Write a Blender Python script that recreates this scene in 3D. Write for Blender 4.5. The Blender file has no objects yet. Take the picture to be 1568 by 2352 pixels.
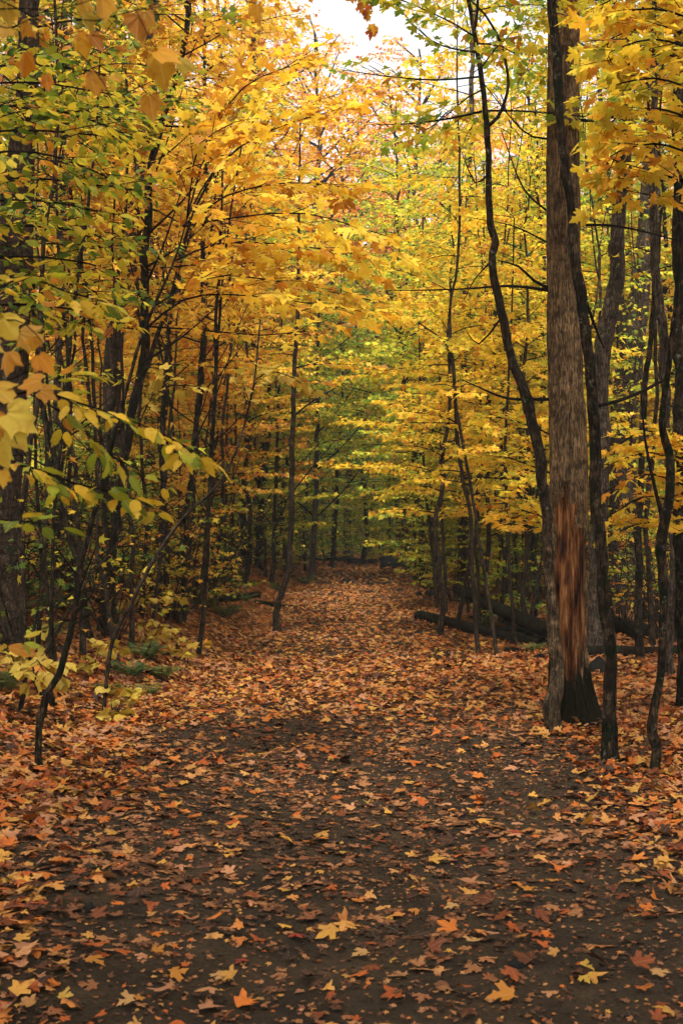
import bpy, math
import numpy as np
R = math.radians
PI = math.pi
scene = bpy.context.scene
COL = scene.collection
RNG = np.random.default_rng(7)

# ------------------------------------------------------------------ view
W_, H_, F_ = 1568.0, 2352.0, 2750.0        # measuring frame of the photograph and its focal length
CX, HY = 784.0, 1230.0                     # centre column, eye level row
EYE = 1.5

def sstep(a, b, x):
    t = np.clip((np.asarray(x, float) - a) / (b - a), 0, 1)
    return t * t * (3 - 2 * t)

def nz(x, y, f=1.0, s=0.0):
    x = np.asarray(x, float) * f; y = np.asarray(y, float) * f
    return (np.sin(x * 1.3 + 1.7 * np.sin(y * .9 + s) + s) + np.sin(y * 1.7 + 1.3 * np.sin(x * 1.1 - s) + 2.1 * s)
            + .6 * np.sin(x * 2.9 - y * 2.3 + s * 3) + .5 * np.sin(x * 4.1 + y * 5.3 + s)) / 3.1

def pathx(y):
    return 0.15 + 0.4 * sstep(12, 28, y)

def pathw(y):
    return 1.28 + .30 * sstep(5, 10, y) - 0.62 * sstep(14, 26, y)

def height(x, y):
    x = np.asarray(x, float); y = np.asarray(y, float)
    z = 0.50 * sstep(17, 33, y) * (1 - .5 * sstep(3, 9, x)) + 0.004 * np.clip(y - 32, 0, 200)
    s = np.clip(-(x - pathx(y)) - 1.75, 0, 40)
    bank = 0.45 * s ** 1.12
    bank = 3.4 * (1 - np.exp(-bank / 3.4))
    z = z + bank * sstep(8, 15, y) * (1 - .9 * sstep(36, 50, y))
    z = z + 0.16 * sstep(-1.6, -3.2, x) * (1 - sstep(8, 15, y)) * sstep(0, 4, y)
    z = z + 0.16 * sstep(1.9, 3.4, x - pathx(y)) - .15 * sstep(5, 9, x)
    z = z + .035 * nz(x, y, .9) + .022 * nz(x, y, 2.3, 1.4) + .007 * nz(x, y, 6.1, 2.2) + .05 * nz(x, y, .33, 3) * sstep(2, 5, abs(x))
    d = (x - pathx(y)) / (pathw(y) + .01)
    z = z - .05 * np.exp(-d * d * 1.5)
    return z

def P(px, py, d):
    return np.array([(px - CX) / F_ * d, d, EYE + (HY - py) / F_ * d])

def ground_hit(px, py):
    d = 2.0
    while d < 150:
        p = P(px, py, d)
        if p[2] <= float(height(p[0], p[1])): return d
        d += .02
    return 60.0

# ------------------------------------------------------------------ mesh building
class MB:
    def __init__(s):
        s.v = []; s.n = 0; s.f = []; s.uv = []
    def add(s, verts, faces, mat=0, uv=None):
        verts = np.asarray(verts, float).reshape(-1, 3); faces = np.asarray(faces, int)
        s.v.append(verts); s.f.append((faces + s.n, mat))
        s.uv.append(np.zeros((len(verts), 2)) if uv is None else np.asarray(uv, float)); s.n += len(verts)
    def build(s, name, mats, parent=None, smooth=True):
        me = bpy.data.meshes.new(name)
        V = np.concatenate(s.v); UV = np.concatenate(s.uv)
        loops = np.concatenate([f.ravel() for f, m in s.f])
        tot = np.concatenate([np.full(len(f), f.shape[1]) for f, m in s.f])
        mi = np.concatenate([np.full(len(f), m) for f, m in s.f])
        st = np.concatenate([[0], np.cumsum(tot)[:-1]])
        me.vertices.add(len(V)); me.vertices.foreach_set('co', V.ravel().astype(np.float32))
        me.loops.add(len(loops)); me.loops.foreach_set('vertex_index', loops.astype(np.int32))
        me.polygons.add(len(tot)); me.polygons.foreach_set('loop_start', st.astype(np.int32))
        me.polygons.foreach_set('material_index', mi.astype(np.int32))
        if smooth: me.polygons.foreach_set('use_smooth', np.ones(len(tot), bool))
        ul = me.uv_layers.new(name='UVMap')
        ul.data.foreach_set('uv', UV[loops].ravel().astype(np.float32))
        for m in mats: me.materials.append(m)
        me.update(calc_edges=True)
        o = bpy.data.objects.new(name, me); COL.objects.link(o)
        if parent is not None: o.parent = parent
        return o

def unit(v):
    v = np.asarray(v, float); return v / (np.linalg.norm(v, axis=-1, keepdims=True) + 1e-9)

def tube(mb, pts, rad, sides=6, mat=0, lump=0.0, seed=0.0, cap=True, roots=0.0):
    pts = np.asarray(pts, float); n = len(pts); rad = np.broadcast_to(np.asarray(rad, float), (n,))
    t = np.gradient(pts, axis=0); t = unit(t)
    ref = np.array([0, 1.0, 0]) if abs(t[:, 1]).mean() < .8 else np.array([1.0, 0, 0])
    a = unit(np.cross(t, ref)); b = np.cross(t, a)
    ang = np.arange(sides) / sides * 2 * PI
    rr = rad[:, None] * np.ones(sides)
    if lump:
        L = np.concatenate([[0], np.cumsum(np.linalg.norm(np.diff(pts, axis=0), axis=1))])
        rr = rr * (1 + lump * nz(L[:, None] * 6 + 0 * ang, 2.2 * np.cos(ang + seed) + L[:, None] * 2, 1.3, seed))
    if roots:
        L = np.concatenate([[0], np.cumsum(np.linalg.norm(np.diff(pts, axis=0), axis=1))])
        rr = rr * (1 + .8 * np.exp(-np.clip(L[:, None] - .1, 0, 9) / roots) * np.clip(np.cos(3 * ang + seed + .7 * np.sin(ang + seed)), -.2, 1) ** 2)
    v = pts[:, None, :] + rr[..., None] * (np.cos(ang)[None, :, None] * a[:, None, :] + np.sin(ang)[None, :, None] * b[:, None, :])
    i = np.arange(n - 1)[:, None] * sides; j = np.arange(sides)[None, :]; k = (j + 1) % sides
    f = np.stack([i + j, i + k, i + sides + k, i + sides + j], -1).reshape(-1, 4)
    L = np.linspace(0, 1, n)
    uv = np.stack([np.broadcast_to(ang / 2 / PI, (n, sides)), np.broadcast_to(L[:, None], (n, sides))], -1).reshape(-1, 2)
    mb.add(v.reshape(-1, 3), f, mat, uv)
    if cap:
        for e, base in ((0, 0), (n - 1, (n - 1) * sides)):
            c = np.vstack([v[e], pts[e] + (t[e] * (.3 * rad[e]) * (1 if e else -1))])
            mb.add(c, [[q, (q + 1) % sides, sides] for q in range(sides)], mat)

def curve(pts, step=.1):
    """catmull-rom through rows of any width"""
    p = np.asarray(pts, float)
    if len(p) == 2: p = np.array([p[0], (p[0] + p[1]) / 2, p[1]])
    q = np.vstack([2 * p[0] - p[1], p, 2 * p[-1] - p[-2]]); out = []
    for i in range(1, len(q) - 2):
        L = np.linalg.norm((q[i + 1] - q[i])[:3]); n = max(2, int(L / step))
        t = np.arange(n)[:, None] / n
        out.append(.5 * ((2 * q[i]) + (-q[i - 1] + q[i + 1]) * t + (2 * q[i - 1] - 5 * q[i] + 4 * q[i + 1] - q[i + 2]) * t ** 2
                         + (-q[i - 1] + 3 * q[i] - 3 * q[i + 1] + q[i + 2]) * t ** 3))
    out.append(q[-2][None]); return np.vstack(out)

# leaf outlines: origin at the stalk, pointing +Y, unit length
def mirror(h):
    h = np.array(h); m = h[::-1] * [-1, 1]
    if abs(h[-1][0]) < 1e-6: m = m[1:]
    return np.vstack([h, m])
def fan(out, c):
    out = np.asarray(out); n = len(out)
    return np.vstack([out, c]), np.array([[i, (i + 1) % n, n] for i in range(n)])
T = {}
T['maple'] = fan(mirror([(.07, .04), (.20, -.03), (.33, .0), (.29, .13), (.36, .22), (.50, .28), (.58, .42), (.45, .43), (.44, .60), (.33, .55), (.20, .47),
                         (.16, .60), (.25, .73), (.13, .75), (.08, .88), (0, 1.0)]), (0, .33))
T['broad'] = fan(mirror([(.05, .10), (.18, .0), (.36, .05), (.46, .2), (.50, .38), (.60, .56), (.44, .58), (.30, .62), (.24, .76), (.14, .86), (0, 1.0)]), (0, .38))
T['maple_s'] = fan(mirror([(.10, .0), (.32, .0), (.27, .2), (.56, .42), (.38, .56), (.18, .48), (.17, .74), (0, 1)]), (0, .33))
T['maple_f'] = (np.array([(.28, 0), (.26, .25), (.52, .5), (.16, .5), (0, 1), (-.16, .5), (-.52, .5), (-.26, .25), (-.28, 0)]),
                np.array([(0, 1, 8), (1, 7, 8), (1, 3, 7), (1, 2, 3), (3, 5, 7), (3, 4, 5), (5, 6, 7)]))
NV = 17
_y = np.linspace(0, 1, NV); _w = .245 * np.sin(PI * _y ** .82) ** .85 * (1 - .25 * _y) + .014 * (np.arange(NV) % 2) - .022 * np.exp(-((_y - .93) / .05) ** 2)
ov = [(max(w_, .004), y_) for w_, y_ in zip(_w, _y)]
_o = np.array([(0, y) for x, y in ov] + [(x, y) for x, y in ov[1:-1]] + [(-x, y) for x, y in ov[1:-1]])
_f = []; _m = NV - 2
for sgn, b in ((1, NV), (-1, NV + _m)):
    for i in range(NV - 1):
        lo = b + i - 1 if i > 0 else None; hi = b + i if i < _m else None
        tr = [(i, hi, i + 1)] if lo is None else ([(i, lo, i + 1)] if hi is None else [(i, lo, hi), (i, hi, i + 1)])
        _f += tr if sgn > 0 else [t[::-1] for t in tr]
T['ovate'] = (_o, np.array(_f))
T['ovate_f'] = (np.array([(0, 0), (.28, .3), (.22, .65), (0, 1), (-.22, .65), (-.28, .3)]), np.array([(0, 1, 2), (0, 2, 3), (0, 3, 4), (0, 4, 5)]))

T['pinna'] = (T['ovate_f'][0] * [.34, 1], T['ovate_f'][1])
def leaves(mb, kind, pos, dirs, norms, size, rng, mat=0, curl=.25, fold=.25):
    pos = np.asarray(pos, float).reshape(-1, 3); n = len(pos)
    if n == 0: return
    out, fc = T[kind]
    D = unit(dirs); N = np.asarray(norms, float); N = unit(N - (N * D).sum(-1, keepdims=True) * D); X = np.cross(D, N)
    size = np.broadcast_to(size, (n,))
    x = out[None, :, 0]; y = out[None, :, 1]
    wx = rng.uniform(.82, 1.12, (n, 1))
    c1 = rng.normal(0, fold, (n, 1)); c2 = rng.uniform(-1.0, .25, (n, 1)) * curl * 1.6; c3 = rng.normal(0, curl, (n, 1))
    z = c1 * np.abs(x) + c2 * (y - .2) ** 2 + c3 * x * y + rng.normal(0, curl * .5, (n, 1)) * x ** 2 * 2
    jit = 1 + rng.normal(0, .05, (n, out.shape[0]))
    v = pos[:, None, :] + size[:, None, None] * ((x * wx * jit)[..., None] * X[:, None, :] + (y * jit)[..., None] * D[:, None, :] + z[..., None] * N[:, None, :])
    f = (fc[None] + (np.arange(n) * len(out))[:, None, None]).reshape(-1, 3)
    mb.add(v.reshape(-1, 3), f, mat, np.tile(out, (n, 1)))

def rotz(v, a):
    c, s = np.cos(a), np.sin(a); v = np.asarray(v, float)
    return np.stack([v[..., 0] * c - v[..., 1] * s, v[..., 0] * s + v[..., 1] * c, v[..., 2]], -1)

# one flat spray of foliage: axis, side twigs and leaves in opposite pairs
def spray(mb, p0, d, length, rng, kind='maple_s', ls=.09, dens=1.0, r0=.008, droop=.25, sides=4, tw=.16, bare=.12, pts=None, side_len=.42, drop=.42, tilt=.5):
    if pts is None:
        n = 6; step = length / n; p = np.array(p0, float); d = unit(d); ps = [p.copy()]
        for i in range(n):
            d = unit(d + np.array([rng.normal(0, .08), rng.normal(0, .08), -d[2] * .22 - droop * .12 + rng.normal(0, .03)]))
            p = p + d * step; ps.append(p.copy())
        pts = np.array(ps)
    else:
        pts = np.asarray(pts, float); length = np.linalg.norm(np.diff(pts, axis=0), axis=1).sum()
    n = len(pts) - 1
    tube(mb, pts, np.linspace(r0, .0022, n + 1), sides, 0, cap=False)
    LP = []; LD = []
    s = bare * length; k = 0
    while s < length:
        t = s / length; i = min(int(t * n), n - 1); q = pts[i] + (pts[i + 1] - pts[i]) * (t * n - i)
        ax = unit(pts[i + 1] - pts[i])
        side = 1 if k % 2 else -1; k += 1
        dd = unit(rotz(ax, side * rng.uniform(.6, 1.1)) + [0, 0, rng.normal(.02, .1)])
        L = length * side_len * (1.05 - .7 * t) * rng.uniform(.6, 1.2)
        m = max(2, int(L / .12)); tp = [q]
        for j in range(m):
            dd = unit(dd + ax * .08 + [rng.normal(0, .07), rng.normal(0, .07), rng.normal(-.03, .05)]); tp.append(tp[-1] + dd * L / m)
        tp = np.array(tp); tube(mb, tp, np.linspace(.0032, .0014, m + 1), 3, 0, cap=False)
        u = .03
        while u < L + .02:
            uu = min(u / L, .999) * m; a = int(uu); pp = tp[a] + (tp[a + 1] - tp[a]) * (uu - a); da = unit(tp[a + 1] - tp[a])
            for sg in (-1, 1):
                if rng.random() < dens: LP.append(pp); LD.append(rotz(da, sg * rng.uniform(.5, 1.2)))
            u += rng.uniform(.7, 1.2) * ls * .72
        if dens > .2 or rng.random() < .2: LP.append(tp[-1]); LD.append(da)
        s += rng.uniform(.7, 1.3) * tw
    LP.append(pts[-1]); LD.append(unit(pts[-1] - pts[-2]))
    LP = np.array(LP); LD = np.array(LD); m = len(LP)
    LD[:, 2] -= rng.uniform(-.1, 2 * drop, m)
    LD = unit(LD)
    LP = LP + LD * (ls * rng.uniform(.15, .5, (m, 1)))
    N = np.array([0, 0, 1.0]) + rng.normal(0, tilt, (m, 3))
    leaves(mb, kind, LP, LD, N, ls * rng.uniform(.6, 1.15, m), rng, 1)

# ------------------------------------------------------------------ materials
def newmat(name):
    m = bpy.data.materials.new(name); m.use_nodes = True; nt = m.node_tree; nt.nodes.clear(); return m, nt
def nd(nt, t, **k):
    n = nt.nodes.new(t)
    for a, b in k.items():
        if a.startswith('i_'):
            n.inputs[a[2:].replace('_', ' ')].default_value = b
        else: setattr(n, a, b)
    return n
def ramp(nt, stops, interp='LINEAR'):
    r = nt.nodes.new('ShaderNodeValToRGB'); r.color_ramp.interpolation = interp; e = r.color_ramp.elements
    while len(e) < len(stops): e.new(.5)
    for i, (p, c) in enumerate(stops): e[i].position = p; e[i].color = (*c, 1)
    return r
def mixc(nt, a, b, fac, mode='MIX'):
    m = nt.nodes.new('ShaderNodeMix'); m.data_type = 'RGBA'; m.blend_type = mode
    for s, v in ((0, fac), (6, a), (7, b)):
        if hasattr(v, 'is_output') or isinstance(v, bpy.types.NodeSocket): nt.links.new(v, m.inputs[s])
        else: m.inputs[s].default_value = v if s == 0 else (*v, 1)
    return m.outputs[2]

def leaf_mat(name, cols, trans=.5, vein=0.0, spot=.35, spotc=(.22, .09, .02), rough=.55, bright=1.0, spec=.2, palmate=False):
    m, nt = newmat(name); L = nt.links.new
    geo = nd(nt, 'ShaderNodeNewGeometry'); oi = nd(nt, 'ShaderNodeObjectInfo')
    n = len(cols)
    st = [(i / n, tuple(c * bright for c in col)) for i, col in enumerate(cols)]
    pos = nd(nt, 'ShaderNodeTexNoise', i_Scale=.9, i_Detail=1.0); L(geo.outputs['Position'], pos.inputs['Vector'])
    a = nd(nt, 'ShaderNodeMath', operation='MULTIPLY_ADD'); L(pos.outputs['Fac'], a.inputs[0]); a.inputs[1].default_value = 1.3; a.inputs[2].default_value = -.65
    b = nd(nt, 'ShaderNodeMath', operation='ADD'); L(a.outputs[0], b.inputs[0]); L(geo.outputs['Random Per Island'], b.inputs[1])
    c = nd(nt, 'ShaderNodeMath', operation='MULTIPLY_ADD'); L(oi.outputs['Random'], c.inputs[0]); c.inputs[1].default_value = .24; c.inputs[2].default_value = -.12
    d = nd(nt, 'ShaderNodeMath', operation='ADD', use_clamp=True); L(b.outputs[0], d.inputs[0]); L(c.outputs[0], d.inputs[1])
    r = ramp(nt, st); L(d.outputs[0], r.inputs[0]); col = r.outputs[0]
    h1 = nd(nt, 'ShaderNodeMath', operation='MULTIPLY'); L(geo.outputs['Random Per Island'], h1.inputs[0]); h1.inputs[1].default_value = 37.7
    h2 = nd(nt, 'ShaderNodeMath', operation='FRACT'); L(h1.outputs[0], h2.inputs[0])
    h3 = nd(nt, 'ShaderNodeMath', operation='GREATER_THAN'); L(h2.outputs[0], h3.inputs[0]); h3.inputs[1].default_value = .94
    h4 = nd(nt, 'ShaderNodeMath', operation='MULTIPLY'); L(h3.outputs[0], h4.inputs[0]); h4.inputs[1].default_value = .8
    if trans > .3: col = mixc(nt, col, (.50, .15, .012), h4.outputs[0])
    h5 = nd(nt, 'ShaderNodeMapRange', i_To_Min=.72, i_To_Max=1.08); h6 = nd(nt, 'ShaderNodeMath', operation='MULTIPLY'); L(geo.outputs['Random Per Island'], h6.inputs[0]); h6.inputs[1].default_value = 91.3
    h7 = nd(nt, 'ShaderNodeMath', operation='FRACT'); L(h6.outputs[0], h7.inputs[0]); L(h7.outputs[0], h5.inputs[0])
    vm = nd(nt, 'ShaderNodeVectorMath', operation='SCALE'); L(col, vm.inputs[0]); L(h5.outputs[0], vm.inputs['Scale']); col = vm.outputs[0]
    uv = nd(nt, 'ShaderNodeUVMap')
    if spot:
        cmb = nd(nt, 'ShaderNodeVectorMath', operation='ADD'); L(uv.outputs[0], cmb.inputs[0])
        sc = nd(nt, 'ShaderNodeVectorMath', operation='SCALE'); sc.inputs[0].default_value = (37, 21, 5); L(geo.outputs['Random Per Island'], sc.inputs['Scale']); L(sc.outputs[0], cmb.inputs[1])
        ns = nd(nt, 'ShaderNodeTexNoise', i_Scale=3.2, i_Detail=4.0, i_Roughness=.65); L(cmb.outputs[0], ns.inputs['Vector'])
        rr = ramp(nt, [(.55, (0, 0, 0)), (.72, (1, 1, 1))]); L(ns.outputs['Fac'], rr.inputs[0])
        f = nd(nt, 'ShaderNodeMath', operation='MULTIPLY'); L(rr.outputs[0], f.inputs[0]); f.inputs[1].default_value = spot
        col = mixc(nt, col, spotc, f.outputs[0])
    bump = None
    if vein:
        sx = nd(nt, 'ShaderNodeSeparateXYZ'); L(uv.outputs[0], sx.inputs[0])
        ab = nd(nt, 'ShaderNodeMath', operation='ABSOLUTE'); L(sx.outputs[0], ab.inputs[0])
        m1 = nd(nt, 'ShaderNodeMath', operation='MULTIPLY_ADD'); L(ab.outputs[0], m1.inputs[0]); m1.inputs[1].default_value = -.8; L(sx.outputs[1], m1.inputs[2])
        m2 = nd(nt, 'ShaderNodeMath', operation='MULTIPLY'); L(m1.outputs[0], m2.inputs[0]); m2.inputs[1].default_value = 62.0
        if palmate:
            at = nd(nt, 'ShaderNodeMath', operation='ARCTAN2'); L(sx.outputs[0], at.inputs[0]); L(sx.outputs[1], at.inputs[1])
            m3 = nd(nt, 'ShaderNodeMath', operation='MULTIPLY'); L(at.outputs[0], m3.inputs[0]); m3.inputs[1].default_value = 9.5
            sn = nd(nt, 'ShaderNodeMath', operation='COSINE'); L(m3.outputs[0], sn.inputs[0])
        else:
            sn = nd(nt, 'ShaderNodeMath', operation='SINE'); L(m2.outputs[0], sn.inputs[0])
        v1 = nd(nt, 'ShaderNodeMapRange', i_From_Min=.97 if palmate else .75, i_From_Max=1.0); L(sn.outputs[0], v1.inputs[0])
        v2 = nd(nt, 'ShaderNodeMapRange', i_From_Min=.022, i_From_Max=.006); L(ab.outputs[0], v2.inputs[0])
        mx = nd(nt, 'ShaderNodeMath', operation='MAXIMUM'); L(v1.outputs[0], mx.inputs[0]); L(v2.outputs[0], mx.inputs[1])
        mf = nd(nt, 'ShaderNodeMath', operation='MULTIPLY'); L(mx.outputs[0], mf.inputs[0]); mf.inputs[1].default_value = vein
        col = mixc(nt, col, (.62, .50, .16), mf.outputs[0])
        bp = nd(nt, 'ShaderNodeBump', i_Strength=.5, i_Distance=.002); L(sn.outputs[0], bp.inputs['Height']); bump = bp.outputs[0]
    pr = nd(nt, 'ShaderNodeBsdfPrincipled', i_Roughness=rough); pr.inputs['Specular IOR Level'].default_value = spec; L(col, pr.inputs['Base Color'])
    tr = nd(nt, 'ShaderNodeBsdfTranslucent'); L(col, tr.inputs[0])
    if bump: L(bump, pr.inputs['Normal'])
    mx = nd(nt, 'ShaderNodeMixShader'); mx.inputs[0].default_value = trans; L(pr.outputs[0], mx.inputs[1]); L(tr.outputs[0], mx.inputs[2])
    o = nd(nt, 'ShaderNodeOutputMaterial'); L(mx.outputs[0], o.inputs[0]); return m

M = {}
M['gold'] = leaf_mat('gold_leaf', [(.50, .20, 0.017), (.74, .36, 0.025), (.84, .48, 0.031), (.88, .56, 0.038), (.84, .60, 0.052)])
M['orange'] = leaf_mat('orange_leaf', [(.50, .10, 0.014), (.76, .22, 0.020), (.85, .33, 0.026), (.88, .44, 0.036), (.86, .54, 0.049)])
M['amber'] = leaf_mat('amber_leaf', [(.32, .09, 0.018), (.64, .22, 0.020), (.78, .36, 0.028), (.84, .46, 0.037), (.70, .50, 0.048)])
M['yellow'] = leaf_mat('yellow_leaf', [(.40, .36, 0.028), (.66, .54, 0.034), (.84, .62, 0.037), (.88, .60, 0.042), (.86, .48, 0.032)])
M['lime'] = leaf_mat('yellow_green_leaf', [(.14, .24, 0.029), (.26, .38, 0.034), (.42, .48, 0.037), (.60, .56, 0.040), (.80, .62, 0.042)])
M['green'] = leaf_mat('green_leaf', [(.05, .13, 0.025), (.10, .22, 0.030), (.17, .31, 0.033), (.29, .40, 0.034), (.48, .50, 0.038)])
M['olive'] = leaf_mat('olive_leaf', [(.04, .09, 0.013), (.10, .17, 0.016), (.20, .25, 0.019), (.36, .36, 0.025), (.64, .48, 0.032)], trans=.5)
M['near_green'] = leaf_mat('near_green_leaf', [(.06, .13, .015), (.14, .22, .012), (.28, .34, .012), (.46, .44, .015), (.74, .46, .02)], vein=.35, spot=.5, trans=.4, rough=.45, spec=.2)
M['near_pale'] = leaf_mat('near_pale_leaf', [(0.504, 0.302, 0.027), (0.578, 0.403, 0.040), (0.630, 0.470, 0.062), (0.609, 0.470, 0.069), (0.567, 0.258, 0.025)], vein=.45, spot=.55, spotc=(.42, .14, .02), trans=.45, palmate=True)
M['near_tan'] = leaf_mat('near_tan_leaf', [(.44, .15, .006), (.60, .25, .008), (.68, .33, .012), (.68, .40, .03), (.52, .18, .006)], vein=.35, spot=.8, spotc=(.30, .08, .012), trans=.45, palmate=True)
M['pale'] = leaf_mat('pale_yellow_leaf', [(.34, .24, .025), (.46, .32, .035), (.52, .38, .06), (.44, .28, .03)], spot=.2, trans=.4)
M['fern'] = leaf_mat('fern_leaf', [(.02, .05, .016), (.04, .08, .02), (.07, .11, .022), (.14, .14, .03)], spot=.2, trans=.35)
M['litter'] = leaf_mat('fallen_leaf', [(.035, .012, .006), (.15, .034, .008), (.31, .062, .008), (.40, .11, .012), (.40, .18, .05), (.44, .22, .03), (.34, .15, .07)], trans=.12, vein=.1, spot=.7, spotc=(.10, .04, .018), rough=.6, spec=.18, palmate=True)
M['dull'] = leaf_mat('trampled_leaf', [(.015, .007, .004), (.038, .015, .007), (.088, .031, .013), (.17, .058, .021), (.26, .11, .04)], trans=.05, vein=.1, spot=.75, spotc=(.03, .016, .010), rough=.6, spec=.18, palmate=True)

def bark_mat(name, dark, light, scale=1.0, moss=0.0, mossc=(.02, .03, .012), lichen=0.0, bumpd=.012, stretch=.12, basemoss=0.0, mottle=1.1, lowc=None):
    m, nt = newmat(name); L = nt.links.new
    tc = nd(nt, 'ShaderNodeTexCoord'); geo = nd(nt, 'ShaderNodeNewGeometry')
    mp = nd(nt, 'ShaderNodeMapping'); mp.inputs['Scale'].default_value = (scale, scale, scale * stretch); L(geo.outputs['Position'], mp.inputs[0])
    n1 = nd(nt, 'ShaderNodeTexNoise', i_Scale=42.0, i_Detail=5.0, i_Roughness=.62, i_Distortion=.6); L(mp.outputs[0], n1.inputs['Vector'])
    vo = nd(nt, 'ShaderNodeTexNoise', i_Scale=36.0, i_Detail=2.5, i_Roughness=.5, i_Distortion=1.2); L(mp.outputs[0], vo.inputs['Vector'])
    v0 = nd(nt, 'ShaderNodeMath', operation='SUBTRACT'); L(vo.outputs['Fac'], v0.inputs[0]); v0.inputs[1].default_value = .5
    va = nd(nt, 'ShaderNodeMath', operation='ABSOLUTE'); L(v0.outputs[0], va.inputs[0])
    vr = nd(nt, 'ShaderNodeMapRange', i_From_Max=.13, i_To_Min=.15); L(va.outputs[0], vr.inputs[0])
    h = nd(nt, 'ShaderNodeMath', operation='MULTIPLY'); L(n1.outputs['Fac'], h.inputs[0]); L(vr.outputs[0], h.inputs[1])
    r = ramp(nt, [(.08, dark), (.55, light)]); L(h.outputs[0], r.inputs[0]); col = r.outputs[0]
    n2 = nd(nt, 'ShaderNodeTexNoise', i_Scale=3.5, i_Detail=4.0, i_Roughness=.6); L(geo.outputs['Position'], n2.inputs['Vector'])
    r2 = ramp(nt, [(.3, (.55, .55, .55)), (.7, (1.15, 1.12, 1.08))]); L(n2.outputs['Fac'], r2.inputs[0]); col = mixc(nt, col, r2.outputs[0], 1.0, 'MULTIPLY')
    n9 = nd(nt, 'ShaderNodeTexNoise', i_Scale=16.0, i_Detail=3.0, i_Roughness=.55); L(geo.outputs['Position'], n9.inputs['Vector'])
    r9 = ramp(nt, [(.38, (.5, .5, .5)), (.52, (1, 1, 1)), (.66, (mottle, mottle * .95, mottle * .9))]); L(n9.outputs['Fac'], r9.inputs[0]); col = mixc(nt, col, r9.outputs[0], 1.0, 'MULTIPLY')
    if lowc:
        sz = nd(nt, 'ShaderNodeSeparateXYZ'); L(geo.outputs['Position'], sz.inputs[0]); na = nd(nt, 'ShaderNodeMath', operation='MULTIPLY_ADD'); L(n2.outputs['Fac'], na.inputs[0]); na.inputs[1].default_value = 1.6; L(sz.outputs[2], na.inputs[2])
        lm = nd(nt, 'ShaderNodeMapRange', i_From_Min=2.7, i_From_Max=2.0); L(na.outputs[0], lm.inputs[0]); lc = mixc(nt, col, lowc, 1.0, 'MULTIPLY'); col = mixc(nt, col, lc, lm.outputs[0])
    if moss:
        n3 = nd(nt, 'ShaderNodeTexNoise', i_Scale=7.0, i_Detail=5.0, i_Roughness=.7); L(geo.outputs['Position'], n3.inputs['Vector'])
        r3 = ramp(nt, [(.62 - .3 * moss, (0, 0, 0)), (.70 - .3 * moss, (1, 1, 1))]); L(n3.outputs['Fac'], r3.inputs[0]); col = mixc(nt, col, mossc, r3.outputs[0])
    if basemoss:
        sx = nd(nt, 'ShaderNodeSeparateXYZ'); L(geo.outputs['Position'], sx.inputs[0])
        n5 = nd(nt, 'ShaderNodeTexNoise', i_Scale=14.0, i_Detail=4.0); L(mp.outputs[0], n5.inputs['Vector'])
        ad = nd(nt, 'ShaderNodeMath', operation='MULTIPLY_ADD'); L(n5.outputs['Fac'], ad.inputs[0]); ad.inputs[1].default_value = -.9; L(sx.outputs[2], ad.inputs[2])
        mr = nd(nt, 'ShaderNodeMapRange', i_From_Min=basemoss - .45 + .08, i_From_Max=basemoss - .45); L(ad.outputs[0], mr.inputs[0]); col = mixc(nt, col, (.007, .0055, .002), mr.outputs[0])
    if lichen:
        n4 = nd(nt, 'ShaderNodeTexNoise', i_Scale=19.0, i_Detail=5.0, i_Roughness=.7); L(geo.outputs['Position'], n4.inputs['Vector'])
        r4 = ramp(nt, [(.60, (0, 0, 0)), (.68, (lichen,) * 3)]); L(n4.outputs['Fac'], r4.inputs[0]); col = mixc(nt, col, (.20, .19, .15), r4.outputs[0])
    pr = nd(nt, 'ShaderNodeBsdfPrincipled', i_Roughness=.9); pr.inputs['Specular IOR Level'].default_value = .06; L(col, pr.inputs['Base Color'])
    bp = nd(nt, 'ShaderNodeBump', i_Strength=.9, i_Distance=bumpd); L(h.outputs[0], bp.inputs['Height']); L(bp.outputs[0], pr.inputs['Normal'])
    o = nd(nt, 'ShaderNodeOutputMaterial'); L(pr.outputs[0], o.inputs[0]); return m

M['bark_big'] = bark_mat('furrowed_brown_bark', (.045, .028, .014), (.29, .195, .105), 1.7, basemoss=.44, bumpd=.012, stretch=.10, mottle=1.1)
M['bark_dark'] = bark_mat('dark_wet_bark', (.004, .003, .002), (.050, .035, .021), 1.6, moss=.35, mossc=(.006, .009, .004), lichen=.45, mottle=2.6)
M['bark_sap'] = bark_mat('sapling_bark', (.010, .0075, .005), (.070, .050, .032), 2.0, lichen=.25, mottle=1.8, bumpd=.006)
M['bark_grey'] = bark_mat('grey_bark', (.016, .012, .009), (.15, .112, .08), 1.2, lichen=.5, moss=.2, bumpd=.018)
M['bark_strip'] = bark_mat('grey_brown_bark', (.014, .010, .007), (.10, .066, .043), 1.5, lichen=.45, moss=.22, mossc=(.015, .02, .01), basemoss=.26)
M['twig'] = bark_mat('twig_bark', (.004, .003, .002), (.022, .015, .010), 3.0, bumpd=.002)
M['bark_two'] = bark_mat('dark_bark_grey_brown_low', (.004, .003, .002), (.050, .035, .021), 1.6, moss=.25, mossc=(.006, .009, .004), lichen=.5, mottle=2.2, lowc=(3.0, 2.9, 2.7))
M['log'] = bark_mat('wet_black_log', (.003, .0025, .002), (.034, .024, .015), 1.0, moss=.3, mossc=(.012, .022, .008), bumpd=.02, stretch=.5)

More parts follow.
